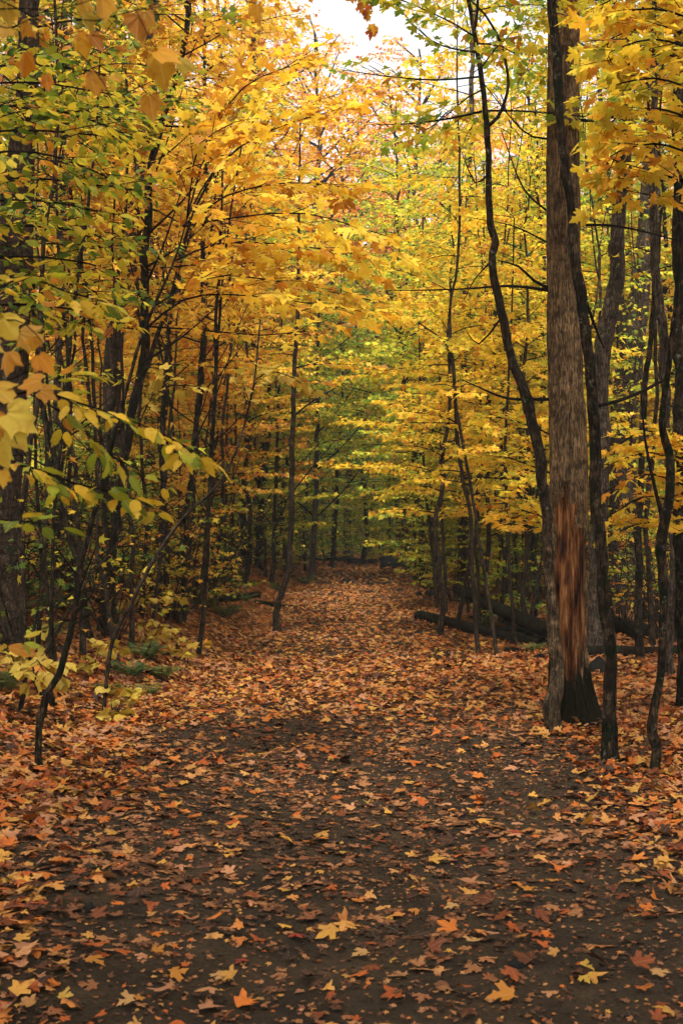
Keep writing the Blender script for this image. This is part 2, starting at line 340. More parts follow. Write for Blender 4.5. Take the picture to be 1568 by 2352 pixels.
def wood_mat():
    m, nt = newmat('exposed_rotting_wood'); L = nt.links.new
    geo = nd(nt, 'ShaderNodeNewGeometry')
    mp = nd(nt, 'ShaderNodeMapping'); mp.inputs['Scale'].default_value = (1, 1, .07); L(geo.outputs['Position'], mp.inputs[0])
    n1 = nd(nt, 'ShaderNodeTexNoise', i_Scale=60.0, i_Detail=6.0, i_Roughness=.65, i_Distortion=.4); L(mp.outputs[0], n1.inputs['Vector'])
    mp2 = nd(nt, 'ShaderNodeMapping'); mp2.inputs['Scale'].default_value = (1, 1, .2); L(geo.outputs['Position'], mp2.inputs[0])
    n2 = nd(nt, 'ShaderNodeTexNoise', i_Scale=13.0, i_Detail=4.0, i_Roughness=.6); L(mp2.outputs[0], n2.inputs['Vector'])
    r1 = ramp(nt, [(.32, (.020, .008, .003)), (.5, (.095, .038, .013)), (.74, (.24, .115, .045))]); L(n1.outputs['Fac'], r1.inputs[0])
    r2 = ramp(nt, [(.38, (.10, .08, .07)), (.47, (.55, .45, .40)), (.58, (1.5, 1.5, 1.4))]); L(n2.outputs['Fac'], r2.inputs[0])
    col = mixc(nt, r1.outputs[0], r2.outputs[0], 1.0, 'MULTIPLY')
    n3 = nd(nt, 'ShaderNodeTexNoise', i_Scale=26.0, i_Detail=2.0); L(mp2.outputs[0], n3.inputs['Vector'])
    r3 = ramp(nt, [(.29, (1, 1, 1)), (.34, (0, 0, 0))]); L(n3.outputs['Fac'], r3.inputs[0]); col = mixc(nt, col, (.008, .005, .004), r3.outputs[0])
    pr = nd(nt, 'ShaderNodeBsdfPrincipled', i_Roughness=.85); pr.inputs['Specular IOR Level'].default_value = .08; L(col, pr.inputs['Base Color'])
    bp = nd(nt, 'ShaderNodeBump', i_Strength=.8, i_Distance=.01); L(n1.outputs['Fac'], bp.inputs['Height']); L(bp.outputs[0], pr.inputs['Normal'])
    o = nd(nt, 'ShaderNodeOutputMaterial'); L(pr.outputs[0], o.inputs[0]); return m
M['wood'] = wood_mat()

def soil_mat(name, cols, leafy):
    m, nt = newmat(name); L = nt.links.new
    geo = nd(nt, 'ShaderNodeNewGeometry')
    n1 = nd(nt, 'ShaderNodeTexNoise', i_Scale=2.2, i_Detail=6.0, i_Roughness=.7); L(geo.outputs['Position'], n1.inputs['Vector'])
    n2 = nd(nt, 'ShaderNodeTexNoise', i_Scale=48.0, i_Detail=7.0, i_Roughness=.8); L(geo.outputs['Position'], n2.inputs['Vector'])
    r = ramp(nt, [(.36, cols[0]), (.62, cols[1])]); L(n1.outputs['Fac'], r.inputs[0])
    r2 = ramp(nt, [(.3, (.45, .45, .45)), (.7, (1.35, 1.3, 1.25))]); L(n2.outputs['Fac'], r2.inputs[0])
    col = mixc(nt, r.outputs[0], r2.outputs[0], 1.0, 'MULTIPLY')
    if leafy:
        v = nd(nt, 'ShaderNodeTexVoronoi', i_Scale=15.0); L(geo.outputs['Position'], v.inputs['Vector'])
        sx = nd(nt, 'ShaderNodeSeparateXYZ'); L(v.outputs['Color'], sx.inputs[0])
        r3 = ramp(nt, [(0, (.05, .022, .012)), (.35, (.16, .055, .018)), (.6, (.40, .13, .02)), (.85, (.50, .22, .05)), (1, (.5, .3, .05))]); L(sx.outputs[0], r3.inputs[0])
        col = mixc(nt, col, r3.outputs[0], leafy)
    pr = nd(nt, 'ShaderNodeBsdfPrincipled', i_Roughness=.8); pr.inputs['Specular IOR Level'].default_value = .15; L(col, pr.inputs['Base Color'])
    bp = nd(nt, 'ShaderNodeBump', i_Strength=1.0, i_Distance=.045); L(n2.outputs['Fac'], bp.inputs['Height']); L(bp.outputs[0], pr.inputs['Normal'])
    o = nd(nt, 'ShaderNodeOutputMaterial'); L(pr.outputs[0], o.inputs[0]); return m
M['ground'] = soil_mat('leafy_forest_soil', ((.008, .005, .003), (.018, .011, .007)), .45)
M['path'] = soil_mat('packed_dark_earth', ((.024, .0150, .0066), (.074, .048, .0230)), 0)
M['rock'] = soil_mat('wet_dark_rock', ((.004, .004, .004), (.020, .020, .017)), 0)

# ------------------------------------------------------------------ bookkeeping
def tag(o, label=None, cat=None, group=None, kind=None):
    if label: o['label'] = label
    if cat: o['category'] = cat
    if group: o['group'] = group
    if kind: o['kind'] = kind
    return o
def empty(name, loc=(0, 0, 0)):
    e = bpy.data.objects.new(name, None); COL.objects.link(e); e.location = loc; e.empty_display_size = .3; return e
def rehome(mb, loc):
    mb.v = [v - np.asarray(loc)[None] for v in mb.v]

# ------------------------------------------------------------------ ground
def axis(lo, hi, fine_lo, fine_hi, fine, grow=1.12):
    a = list(np.arange(fine_lo, fine_hi + 1e-6, fine)); s = fine
    while a[-1] < hi: s *= grow; a.append(a[-1] + s)
    s = fine
    while a[0] > lo: s *= grow; a.insert(0, a[0] - s)
    return np.array(a)
gx = axis(-260, 260, -5.5, 5.5, .09); gy = axis(-120, 420, 1.6, 26, .10)
GX, GY = np.meshgrid(gx, gy); GZ = height(GX, GY)
GV = np.stack([GX, GY, GZ], -1).reshape(-1, 3); nx_ = len(gx); ny_ = len(gy)
ii = (np.arange(ny_ - 1)[:, None] * nx_ + np.arange(nx_ - 1)[None, :])
GF = np.stack([ii, ii + 1, ii + nx_ + 1, ii + nx_], -1).reshape(-1, 4)
mb = MB(); mb.add(GV, GF); g = mb.build('ground', [M['ground']]); g['kind'] = 'structure'
cx_ = (GX[:-1, :-1] + GX[1:, 1:]) / 2; cy_ = (GY[:-1, :-1] + GY[1:, 1:]) / 2
mask = (np.abs(cx_ - pathx(cy_)) < pathw(cy_) + .35 + .28 * nz(cx_, cy_, 1.6, 2)) & (cy_ < 40) & (cy_ > -30)
pf = GF[mask.ravel()]; used, inv = np.unique(pf, return_inverse=True)
mb = MB(); mb.add(GV[used] + [0, 0, .004], inv.reshape(pf.shape)); g = mb.build('path', [M['path']]); g['kind'] = 'structure'

# ------------------------------------------------------------------ leaf litter
BASES = []
def litter():
    rng = np.random.default_rng(11)
    def place(n, y0, y1, margin=.6):
        y = np.sqrt(rng.uniform(y0 ** 2, y1 ** 2, n)); x = rng.uniform(-1, 1, n) * (.305 * y + margin); return x, y
    def put(mb, x, y, kind, mat, size, tilt, lift, curl=.22):
        n = len(x); z = height(x, y) + rng.uniform(.004, lift, n) + .004
        a = rng.uniform(0, 2 * PI, n); D = np.stack([np.cos(a), np.sin(a), rng.normal(0, 1, n) * tilt], -1)
        e = .06; gxn = -(height(x + e, y) - height(x - e, y)) / (2 * e); gyn = -(height(x, y + e) - height(x, y - e)) / (2 * e)
        N = np.stack([gxn + rng.normal(0, 1, n) * tilt, gyn + rng.normal(0, 1, n) * tilt, np.ones(n)], -1)
        D[:, 2] += -(D[:, 0] * gxn + D[:, 1] * gyn) * -1 * -1
        leaves(mb, kind, np.stack([x, y, z], -1), D, N, size * rng.uniform(.5, 1.25, n), rng, mat, curl, .2)
    def dpath(x, y): return np.abs(x - pathx(y)) / (pathw(y) + .3 * nz(x, y, 1.1, 5))
    mb = MB()
    # trampled flat leaves on the path
    x, y = place(25000, 2.6, 14); patch = nz(x, y, 1.15, 4.2) + .35 * nz(x, y, 3.1, 1)
    bare = np.exp(-((x - 1.25) / .5) ** 2 - ((y - 3.9) / .7) ** 2) + np.exp(-((x + .85) / .5) ** 2 - ((y - 3.4) / .5) ** 2)
    keep = rng.random(len(x)) < np.clip(.42 + .48 * patch - .75 * bare, .05, 1); x, y = x[keep], y[keep]
    put(mb, x, y, 'maple', 1, .070, .07, .012, .18)
    # small crumbled bits
    x, y = place(26000, 2.6, 11); put(mb, x, y, 'maple_f', 1, .026, .25, .010)
    x, y = place(5000, 2.6, 9); put(mb, x, y, 'maple_f', 0, .024, .25, .010)
    # brighter ones
    x, y = place(15000, 2.6, 14); patch = nz(x, y, .9, 2.2); dp = dpath(x, y)
    bare = np.exp(-((x - 1.25) / .55) ** 2 - ((y - 3.9) / .8) ** 2) + .7 * np.exp(-((x + .85) / .5) ** 2 - ((y - 3.4) / .5) ** 2)
    keep = rng.random(len(x)) < np.clip(.10 + .05 * patch + .40 * sstep(7.0, 11, y) + .75 * sstep(.75, 1.25, dp) - .3 * bare, .03, 1); x, y = x[keep], y[keep]
    put(mb, x, y, 'maple', 0, .070, .11, .020, .34)
    # deep litter off the path and beyond
    x, y = place(36000, 3.0, 15, .5); dp = dpath(x, y)
    keep = rng.random(len(x)) < np.clip(.05 + 1.0 * sstep(.85, 1.35, dp) + .75 * sstep(9, 13, y), 0, 1); x, y = x[keep], y[keep]
    put(mb, x, y, 'maple_s', 0, .080, .26, .045, .35)
    x, y = place(66000, 15, 28, .5); dp = dpath(x, y); keep = rng.random(len(x)) < .75 + .25 * sstep(.8, 1.3, dp); x, y = x[keep], y[keep]
    put(mb, x, y, 'maple_f', 0, .080, .22, .045, .3)
    x, y = place(52000, 28, 62, .5)
    put(mb, x, y, 'maple_f', 0, .12, .3, .07, .3)
    for (bx, by, br) in BASES:
        n = int(30 + 160 * br ** .5); a = rng.uniform(0, 2 * PI, n); rr = br * 1.1 + np.abs(rng.normal(0, .12 + br * .5, n))
        x = bx + rr * np.cos(a); y = by + rr * np.sin(a); put(mb, x, y, 'maple', 0, .074, .3, .02 + .05 * min(1, br * 8), .4)
    x, y = place(9000, 2.6, 9); keep = dpath(x, y) < 1.1; x, y = x[keep], y[keep]; n = len(x); r = rng.gamma(2.0, .0016, n)[:, None, None] + .001
    oc = np.array([(1, 0, 0), (0, 1, 0), (-1, 0, 0), (0, -1, 0), (0, 0, .7), (0, 0, -.7)]); v = oc[None] * r * rng.uniform(.6, 1.3, (n, 6, 1)) + np.stack([x, y, height(x, y) + .005], -1)[:, None, :]
    f = np.array([(0, 1, 4), (1, 2, 4), (2, 3, 4), (3, 0, 4), (1, 0, 5), (2, 1, 5), (3, 2, 5), (0, 3, 5)])[None] + (np.arange(n) * 6)[:, None, None]
    gm = MB(); gm.add(v.reshape(-1, 3), f.reshape(-1, 3)); go = gm.build('grit', [M['path']], smooth=False); tag(go, 'fine grit and pebbles trodden into the earth of the near path', 'grit', kind='stuff')
    o = mb.build('leaf_litter', [M['litter'], M['dull']], smooth=False); o['kind'] = 'stuff'
    tag(o, 'orange, tan and brown fallen maple leaves covering the path and forest floor', 'fallen leaves')

# ------------------------------------------------------------------ prototype trees
def trunk_mesh(pts, r, sides=10, lump=.07, seed=0., flare=1.7, fl=.25):
    pts = np.asarray(pts, float); r = np.asarray(r, float).copy()
    hz = np.concatenate([[0], np.cumsum(np.linalg.norm(np.diff(pts, axis=0), axis=1))])
    r = r * (1 + (flare - 1) * np.exp(-hz / fl)); mb = MB(); tube(mb, pts, r, sides, 0, lump, seed, True, .10 if sides > 8 else 0); return mb

def proto_tree(seed, Hh, r0, z0, nb, L0, palette, leafkind, ls, dens, bark, mature=False, tw=.16):
    rng = np.random.default_rng(seed)
    n = int(Hh / .35) + 2; z = np.linspace(-.12, Hh, n)
    wx = np.cumsum(rng.normal(0, .012 * math.sqrt(Hh), n)); wy = np.cumsum(rng.normal(0, .012 * math.sqrt(Hh), n))
    pts = np.stack([wx - wx[0], wy - wy[0], z], -1); rad = r0 * (1 - .88 * (np.clip(z, 0, Hh) / Hh)) ** .8
    tr = trunk_mesh(pts, rad, 10 if mature else 7, .08, seed)
    mb = MB()
    for i in range(nb):
        t = (i + rng.random()) / nb; zz = z0 + (Hh * .98 - z0) * t
        p = np.array([np.interp(zz, z, pts[:, 0]), np.interp(zz, z, pts[:, 1]), zz])
        az = i * 2.4 + rng.normal(0, .4)
        prof = math.sin(PI * (.18 + .72 * t)) if mature else (1.0 - .65 * t) * (.75 + .25 * math.sin(PI * t))
        L = L0 * prof * rng.uniform(.7, 1.2)
        el = rng.uniform(.5, 1.0) if mature else rng.uniform(.15, .6) + .3 * t
        d = np.array([math.cos(az) * math.cos(el), math.sin(az) * math.cos(el), math.sin(el)])
        if not mature:
            spray(mb, p, d, L, rng, leafkind, ls, dens, r0=max(.006, .3 * r0 * (1 - .6 * t)), tw=tw)
        else:
            q = [p]; dd = d.copy(); m = 6
            for j in range(m):
                dd = unit(dd + [rng.normal(0, .12), rng.normal(0, .12), .02 - dd[2] * .05]); q.append(q[-1] + dd * L / m)
            q = np.array(q); tube(mb, q, np.linspace(r0 * .28, .012, m + 1), 5, 0, .05, seed + i, False)
            ns = max(3, int(L * 2.2))
            for j in range(ns):
                u = rng.uniform(.25, 1.0) * m; a = min(int(u), m - 1); pp = q[a] + (q[a + 1] - q[a]) * (u - a)
                az2 = az + rng.uniform(-1.5, 1.5); e2 = rng.uniform(-.2, .6)
                spray(mb, pp, (math.cos(az2), math.sin(az2), math.sin(e2)), rng.uniform(.8, 1.7), rng, leafkind, ls, dens, r0=.012, tw=tw, bare=.25)
    return tr, mb, bark, palette

PROTO = {}
def make_proto(key, name, *a, **k):
    tr, mb, bark, pal = proto_tree(*a, **k); PROTO[key] = (name, tr, mb, bark, pal, [])
make_proto('m1', 'maple_tree', 1, 17.0, .17, 5.0, 30, 3.6, 'gold', 'maple_f', .13, .7, 'bark_grey', True, tw=.2)
make_proto('m2', 'maple_tree', 2, 15.5, .14, 4.0, 30, 3.3, 'orange', 'maple_f', .13, .7, 'bark_dark', True, tw=.2)
make_proto('m3', 'maple_tree', 3, 18.5, .20, 6.5, 32, 3.9, 'yellow', 'maple_f', .13, .7, 'bark_grey', True, tw=.2)
make_proto('u1', 'young_maple', 4, 6.5, .040, .9, 38, 2.1, 'yellow', 'maple_f', .115, .95, 'bark_sap')
make_proto('u2', 'young_maple', 5, 8.0, .050, 1.5, 42, 2.3, 'gold', 'maple_f', .115, .9, 'bark_sap')
make_proto('u3', 'young_maple', 6, 5.0, .030, .5, 34, 1.8, 'lime', 'maple_f', .11, .95, 'bark_sap')
make_proto('u4', 'young_maple', 8, 9.5, .060, 2.4, 44, 2.6, 'amber', 'maple_f', .115, .8, 'bark_sap')
make_proto('u5', 'spreading_maple', 14, 11.5, .085, 2.9, 46, 3.9, 'lime', 'maple_f', .12, .85, 'bark_dark', tw=.18)
make_proto('s1', 'leafy_shrub', 9, 2.2, .014, .15, 18, 1.0, 'green', 'ovate_f', .09, .8, 'bark_sap', tw=.12)
make_proto('s2', 'leafy_shrub', 10, 1.3, .010, .1, 13, .75, 'lime', 'maple_f', .09, .8, 'bark_sap', tw=.12)
make_proto('t1', 'bare_sapling', 12, 7.0, .028, 3.5, 14, 1.0, 'gold', 'maple_f', .09, .22, 'bark_sap')

def bare_shrub(seed):
    rng = np.random.default_rng(seed); tr = MB(); mb = MB()
    for i in range(9):
        az = i * .75 + rng.normal(0, .3); el = rng.uniform(.9, 1.45); p = np.array([.04 * math.cos(az), .04 * math.sin(az), -.05]); d = np.array([math.cos(az) * math.cos(el), math.sin(az) * math.cos(el), math.sin(el)]); q = [p]
        L = rng.uniform(1.2, 2.8)
        for j in range(8): d = unit(d + rng.normal(0, .09, 3) + [0, 0, .03]); q.append(q[-1] + d * L / 8)
        q = np.array(q); tube(tr, q, np.linspace(.011, .003, 9), 5, 0, .1, i)
        for k in range(7):
            a = rng.integers(2, 8); az2 = rng.uniform(0, 6.3); dd = unit([math.cos(az2), math.sin(az2), rng.uniform(.2, 1.2)])
            spray(mb, q[a], dd, rng.uniform(.4, .9), rng, 'maple_f', .08, .03, r0=.004, tw=.12, side_len=.5)
    return tr, mb
PROTO['b1'] = ('bare_shrub', *bare_shrub(5), 'bark_sap', 'amber', [])
PROTO['b2'] = ('bare_shrub', *bare_shrub(6), 'bark_sap', 'olive', [])
def put_tree(key, x, y, rz, sc, pal, label, cat, group, lean=(0, 0)):
    name, tr, mb, bark, dpal, cache = PROTO[key]
    if not cache:
        e = empty(name); a = tr.build('trunk', [M[bark]], e); b = mb.build('crown', [M['twig'], M[dpal]], e); cache += [e, a, b]
    else:
        e = cache[0].copy(); COL.objects.link(e)
        a = cache[1].copy(); COL.objects.link(a); a.parent = e
        b = cache[2].copy(); COL.objects.link(b); b.parent = e
    e.location = (x, y, float(height(x, y))); e.rotation_euler = (lean[0], lean[1], rz); e.scale = (sc,) * 3
    b.material_slots[1].link = 'OBJECT'; b.material_slots[1].material = M[pal or dpal]
    tag(e, label, cat, group); return e

COLN = {'gold': 'golden yellow', 'orange': 'bright orange', 'yellow': 'lemon yellow', 'lime': 'yellow-green', 'green': 'dark green', 'amber': 'rusty amber', 'olive': 'olive green'}
# tall trees: (proto, x, y, scale, palette)
TALL = [
 ('m1', -7.5, 21, 1.0, 'gold'), ('m2', -4.9, 25.5, .95, 'gold'), ('m3', -9.5, 29, 1.0, 'orange'), ('m2', -5.2, 33, 1.05, 'orange'), ('m1', -2.6, 38, 1.0, 'gold'),
 ('m3', -8.0, 41, 1.0, 'gold'), ('m1', -13, 36, 1.1, 'amber'), ('m2', -12.0, 24, 1.0, 'olive'), ('m1', .2, 47, .98, 'orange'), ('m2', 3.6, 43, .98, 'orange'),
 ('m1', 7.0, 30, 1.0, 'lime'), ('m2', 5.6, 36, 1.0, 'lime'), ('m3', 9.8, 24, .95, 'orange'), ('m1', 11.5, 33, 1.1, 'gold'),
 ('m2', 10.5, 18.5, .95, 'yellow'), ('m1', 8.5, 42, 1.1, 'orange'), ('m3', 13.5, 44, 1.0, 'gold'), ('m2', -5.5, 48, 1.1, 'gold'), ('m3', -16, 46, 1.0, 'orange'),
 ('m3', -1.3, 44, 1.05, 'orange'), ('m1', 2.4, 40, 1.02, 'orange'), ('m2', -3.2, 31, 1.0, 'gold'), ('m3', .6, 60, 1.25, 'orange'), ('m1', 5.0, 53, 1.1, 'gold'), ('m2', -1.5, 56, 1.1, 'amber'),
]
rg = np.random.default_rng(21)
for k, x, y, s, pal in TALL:
    side = 'left of the path' if x < -1 else ('right of the path' if x > 1 else 'where the path ends')
    far = 'far back' if y > 40 else ('in the middle distance' if y > 27 else 'fairly near')
    put_tree(k, x, y, rg.uniform(0, 6.3), s, pal, f'tall {COLN[pal]} maple {side}, {far}', 'tree', 'tall maples behind the path saplings')
# trees above and behind the viewer, outside the frame, added to shade the foreground
for k, x, y, s, pal in [('m1', -5.5, 2, 1.0, 'gold'), ('m3', 5.5, 4, 1.0, 'gold'), ('m2', 4.2, -2.5, 1.0, 'orange'), ('m1', -4.2, -3.5, 1.0, 'gold'), ('m2', -1.0, -6.5, 1.0, 'gold'), ('m3', 1.6, -10, 1.0, 'gold'), ('m1', -9, 8, 1.0, 'gold'), ('m1', -5.4, 8.2, .95, 'gold'), ('m2', 5.6, 9.2, 1.0, 'gold'), ('m2', -3.0, .5, 1.0, 'gold'), ('m2', 2.6, .8, 1.0, 'gold'), ('m1', .4, -3.0, 1.0, 'gold')]:
    put_tree(k, x, y, rg.uniform(0, 6.3), s, pal, 'unseen tall maple added beside the viewer to shade the near path', 'tree', 'unseen maples added to shade the near path')

# young maples between the trunks
UND = []
def und(key, px, d, sc, pal): UND.append((key, (px - CX) / F_ * d, d, sc, pal))
for a in [('u4', 1010, 18, .72, 'yellow'), ('u2', 1120, 20, .95, 'yellow'), ('u4', 1210, 18, .75, 'yellow'), ('u4', 1080, 23, .9, 'lime'), ('u2', 1180, 26, 1.0, 'lime'),
          ('u1', 960, 31, 1.0, 'lime'), ('u3', 1000, 26, 1.0, 'lime'), ('u2', 930, 37, 1.0, 'green'), ('u4', 1040, 34, 1.0, 'gold'), ('u2', 1520, 25, .9, 'yellow'),
          ('u2', 1420, 24, 1.0, 'gold'), ('u3', 1600, 17, .8, 'lime'), ('u4', 1520, 28, 1.0, 'orange'), ('u3', 1400, 24, .8, 'olive'), ('u4', 1300, 22, 1.0, 'lime'),
          ('u2', 1330, 31, 1.0, 'lime'), ('u1', 1600, 23, 1.0, 'yellow'), ('u3', 1240, 28, 1.0, 'green'),
          ('u1', 700, 33, 1.0, 'lime'), ('u3', 740, 40, 1.1, 'green'), ('u4', 660, 30, .9, 'lime'), ('u2', 640, 38, 1.0, 'green'), ('u1', 610, 27, .9, 'lime'),
          ('u3', 800, 52, 1.3, 'green'), ('u2', 850, 50, 1.2, 'lime'), ('u1', 900, 46, 1.2, 'green'), ('u4', 760, 49, 1.1, 'lime'), ('u3', 690, 45, 1.2, 'olive'), ('u3', 870, 44, 1.0, 'green'), ('u3', 935, 42, 1.1, 'olive'),
          ('u4', 560, 24, .9, 'gold'), ('u2', 480, 22, .9, 'amber'), ('u1', 430, 25, 1.0, 'amber'), ('u4', 370, 20, .95, 'gold'), ('u2', 300, 27, 1.0, 'gold'), ('u1', 210, 20, 1.0, 'gold'),
          ('u4', 120, 24, 1.0, 'olive'), ('u2', -20, 22, 1.0, 'lime'), ('u3', 260, 23, .9, 'olive'), ('u3', 480, 30, 1.1, 'amber'), ('u2', 530, 34, 1.1, 'olive'),
          ('u1', 420, 34, 1.1, 'gold'), ('u4', 180, 32, 1.1, 'gold'), ('u4', 1150, 40, 1.2, 'lime'), ('u2', 1450, 38, 1.2, 'gold'), ('u1', 1250, 42, 1.2, 'lime'), ('u4', 600, 44, 1.2, 'amber'),
          ('u5', 560, 27, 1.0, 'lime'), ('u5', 600, 36, 1.0, 'green'), ('u5', 960, 29, 1.0, 'lime'), ('u5', 930, 40, 1.05, 'green'), ('u5', 690, 44, 1.1, 'green'), ('u5', 850, 54, 1.2, 'green'),
          ('u5', 770, 62, 1.2, 'gold'), ('u5', 1230, 21, .8, 'yellow'), ('u5', 1320, 26, 1.0, 'lime'), ('u5', 1460, 30, 1.1, 'lime'), ('u5', 370, 24, .9, 'gold'), ('u5', 300, 30, 1.1, 'gold'), ('u5', 150, 27, 1.1, 'gold'),
          ('u5', 1060, 46, 1.2, 'gold'), ('u5', 1250, 36, 1.1, 'gold'), ('u5', 1560, 24, 1.0, 'lime'), ('u5', 20, 30, 1.2, 'amber'), ('u5', 400, 40, 1.2, 'gold'), ('u5', 520, 46, 1.2, 'orange'), ('u5', 980, 55, 1.3, 'gold'), ('u5', 1160, 54, 1.3, 'orange'), ('u5', 1380, 44, 1.3, 'orange'),
          ('u4', 1090, 30, 1.1, 'lime'), ('u3', 1010, 23, .62, 'lime'), ('u3', 1060, 26, .7, 'green'), ('u3', 1110, 23, .62, 'lime'), ('u3', 1160, 26, .75, 'green'), ('u3', 1215, 24, .7, 'lime'), ('u3', 985, 33, .9, 'lime'), ('u3', 1095, 33, .9, 'lime'), ('u3', 1340, 24, .7, 'lime'), ('u3', 1450, 23, .7, 'green'), ('u3', 1540, 22, .7, 'lime'), ('u3', 480, 25, .7, 'olive'), ('u3', 330, 20, .6, 'green'), ('u3', 200, 17, .5, 'olive'), ('u3', 560, 30, .8, 'lime'), ('u3', 100, 15, .5, 'green'), ('u5', 760, 36, .8, 'green'), ('u5', 830, 40, .9, 'green'), ('u3', 760, 43, 1.3, 'lime'), ('u3', 700, 38, 1.1, 'green'), ('u3', 900, 39, 1.2, 'lime'), ('u3', 655, 34, 1.1, 'green'), ('u3', 960, 34, 1.1, 'green'),
 ('u3', 430, 17, .7, 'amber'), ('u3', 380, 19, .8, 'olive'), ('u2', 1380, 28, 1.1, 'green')]: und(*a)
for k, x, y, s, pal in UND:
    side = 'left' if x < .3 else 'right'
    far = 'near the end of the path' if y > 36 else ('halfway along the path' if y > 24 else 'just behind the near trunks')
    put_tree(k, x, y, rg.uniform(0, 6.3), s, pal, f'young maple with {COLN[pal]} layers, {side} side, {far}', 'young tree', 'young maples lining the path', (rg.normal(0, .03), rg.normal(0, .03)))
# shrubs
for px, d, key, pal in [(280, 17, 's2', 'olive'), (150, 14, 's1', 'green'), (240, 15.5, 's1', 'green'), (340, 18, 's1', 'green'), (430, 21, 's1', 'green'), (60, 12.5, 's2', 'green'), (380, 16, 's2', 'olive'), (120, 17, 's1', 'green'), (1180, 19, 's2', 'green'), (1110, 20, 's2', 'lime'), (450, 18.5, 's2', 'lime'), (500, 20, 's2', 'olive'), (210, 15.5, 's1', 'green'),  (1230, 23, 's2', 'lime'), (1160, 24, 's2', 'green'), (1440, 20, 's2', 'lime'), (1520, 21, 's2', 'yellow'),
 (715, 36, 's1', 'lime'), (770, 42, 's1', 'lime'), (840, 43, 's1', 'lime'), (880, 41, 's2', 'lime'), (960, 33, 's1', 'lime'), (985, 29, 's1', 'green'), (660, 32, 's1', 'lime'), (1030, 30, 's1', 'lime'), (1080, 28, 's1', 'lime'), (1330, 22, 's1', 'lime'), (1480, 24, 's1', 'lime'), (745, 45, 's1', 'green'), (700, 40, 's1', 'lime'), (790, 46, 's1', 'green'), (850, 46, 's2', 'green'), (905, 43, 's1', 'lime'), (810, 52, 's1', 'green'), (640, 35, 's1', 'green'), (600, 32, 's2', 'lime'), (950, 36, 's1', 'lime'),
 (520, 24, 's1', 'fern'), (630, 29, 's1', 'green'), (660, 38, 's2', 'lime'), (760, 47, 's1', 'green'), (830, 49, 's1', 'green'), (880, 46, 's2', 'lime'), (930, 40, 's1', 'green'),
                        (720, 43, 's2', 'lime'), (980, 27, 's2', 'yellow'), (1000, 32, 's1', 'lime'), (1110, 27, 's1', 'green'), (1160, 29, 's1', 'green'), (1200, 24, 's1', 'fern'), (1240, 29, 's2', 'yellow'),
                        (1420, 22, 's1', 'green'), (1470, 26, 's2', 'yellow'), (1530, 23, 's2', 'gold'), (1590, 19, 's1', 'green'), (1410, 30, 's1', 'fern'), (1340, 27, 's1', 'green'), (500, 30, 's1', 'green'),
                        (380, 22, 's1', 'fern'), (-10, 14, 's1', 'fern'), (200, 26, 's2', 'olive'), (800, 55, 's1', 'lime'), (1050, 38, 's1', 'green'), (1140, 36, 's2', 'yellow'), (420, 30, 's1', 'olive')]:
    x = (px - CX) / F_ * d
    cn = {'fern': 'deep green'}.get(pal, COLN.get(pal, ''))
    side = 'left' if x < 0 else 'right'
    put_tree(key, x, d, rg.uniform(0, 6.3), rg.uniform(.8, 1.2), pal, f'low shrub with {cn} leaves on the {side}, {"far" if d > 35 else "middle"} distance', 'shrub', 'low shrubs of the understory')
# twiggy bare shrubs
for i, (px, d) in enumerate([(60, 10.5), (260, 13), (210, 15), (400, 16.5), (470, 19), (120, 14), (20, 12.5), (360, 18), (520, 23), (560, 27), (440, 22), (290, 19), (600, 31), (1420, 16), (1490, 17.5), (1540, 14.5), (1040, 24), (990, 27), (680, 36)]):
    x = (px - CX) / F_ * d; side = 'left' if x < 0 else 'right'
    put_tree('b1' if i % 2 else 'b2', x, d, rg.uniform(0, 6.3), rg.uniform(.7, 1.2), None, f'twiggy nearly leafless shrub on the {side} side of the path, {"near" if d < 16 else "farther back"}', 'shrub', 'twiggy bare shrubs beside the path')
# thin bare saplings
for px, d in [(275, 12), (325, 15.5), (365, 16.5), (405, 19.5), (445, 21), (495, 24), (515, 22), (545, 26), (585, 28), (240, 13.5), (170, 14), (110, 13), (1045, 19), (1075, 21), (1105, 18.5), (1145, 19.5), (1195, 20.5), (1215, 18.5), (1240, 24), (1385, 22), (1435, 19), (1475, 21), (1515, 19), (1550, 17), (985, 24), (955, 29), (300, 13), (190, 12), (260, 14), (350, 15), (420, 17), (480, 20), (130, 11), (60, 10.5), (530, 22), (225, 17), (385, 18.5), (450, 23), (310, 21), (1170, 22), (1400, 17), (1250, 22), (1420, 20), (1500, 14), (340, 17), (150, 20), (400, 24), (540, 30), (520, 26), (680, 40), (730, 44), (810, 50), (850, 47), (895, 44), (960, 36), (1000, 30), (1180, 24), (1230, 20), (1210, 22), (1450, 22), (1480, 19), (1410, 18), (600, 33), (20, 15), (1135, 21), (770, 46), (640, 42), (450, 19), (250, 22)]:
    x = (px - CX) / F_ * d; side = 'left' if x < 0 else 'right'
    put_tree('t1', x, d, rg.uniform(0, 6.3), rg.uniform(.8, 1.25), 'amber' if x < 0 else 'lime', f'thin nearly bare sapling on the {side} in the {"far" if d > 35 else "middle"} distance', 'sapling', 'thin bare saplings in the understory', (rg.normal(0, .06), rg.normal(0, .06)))

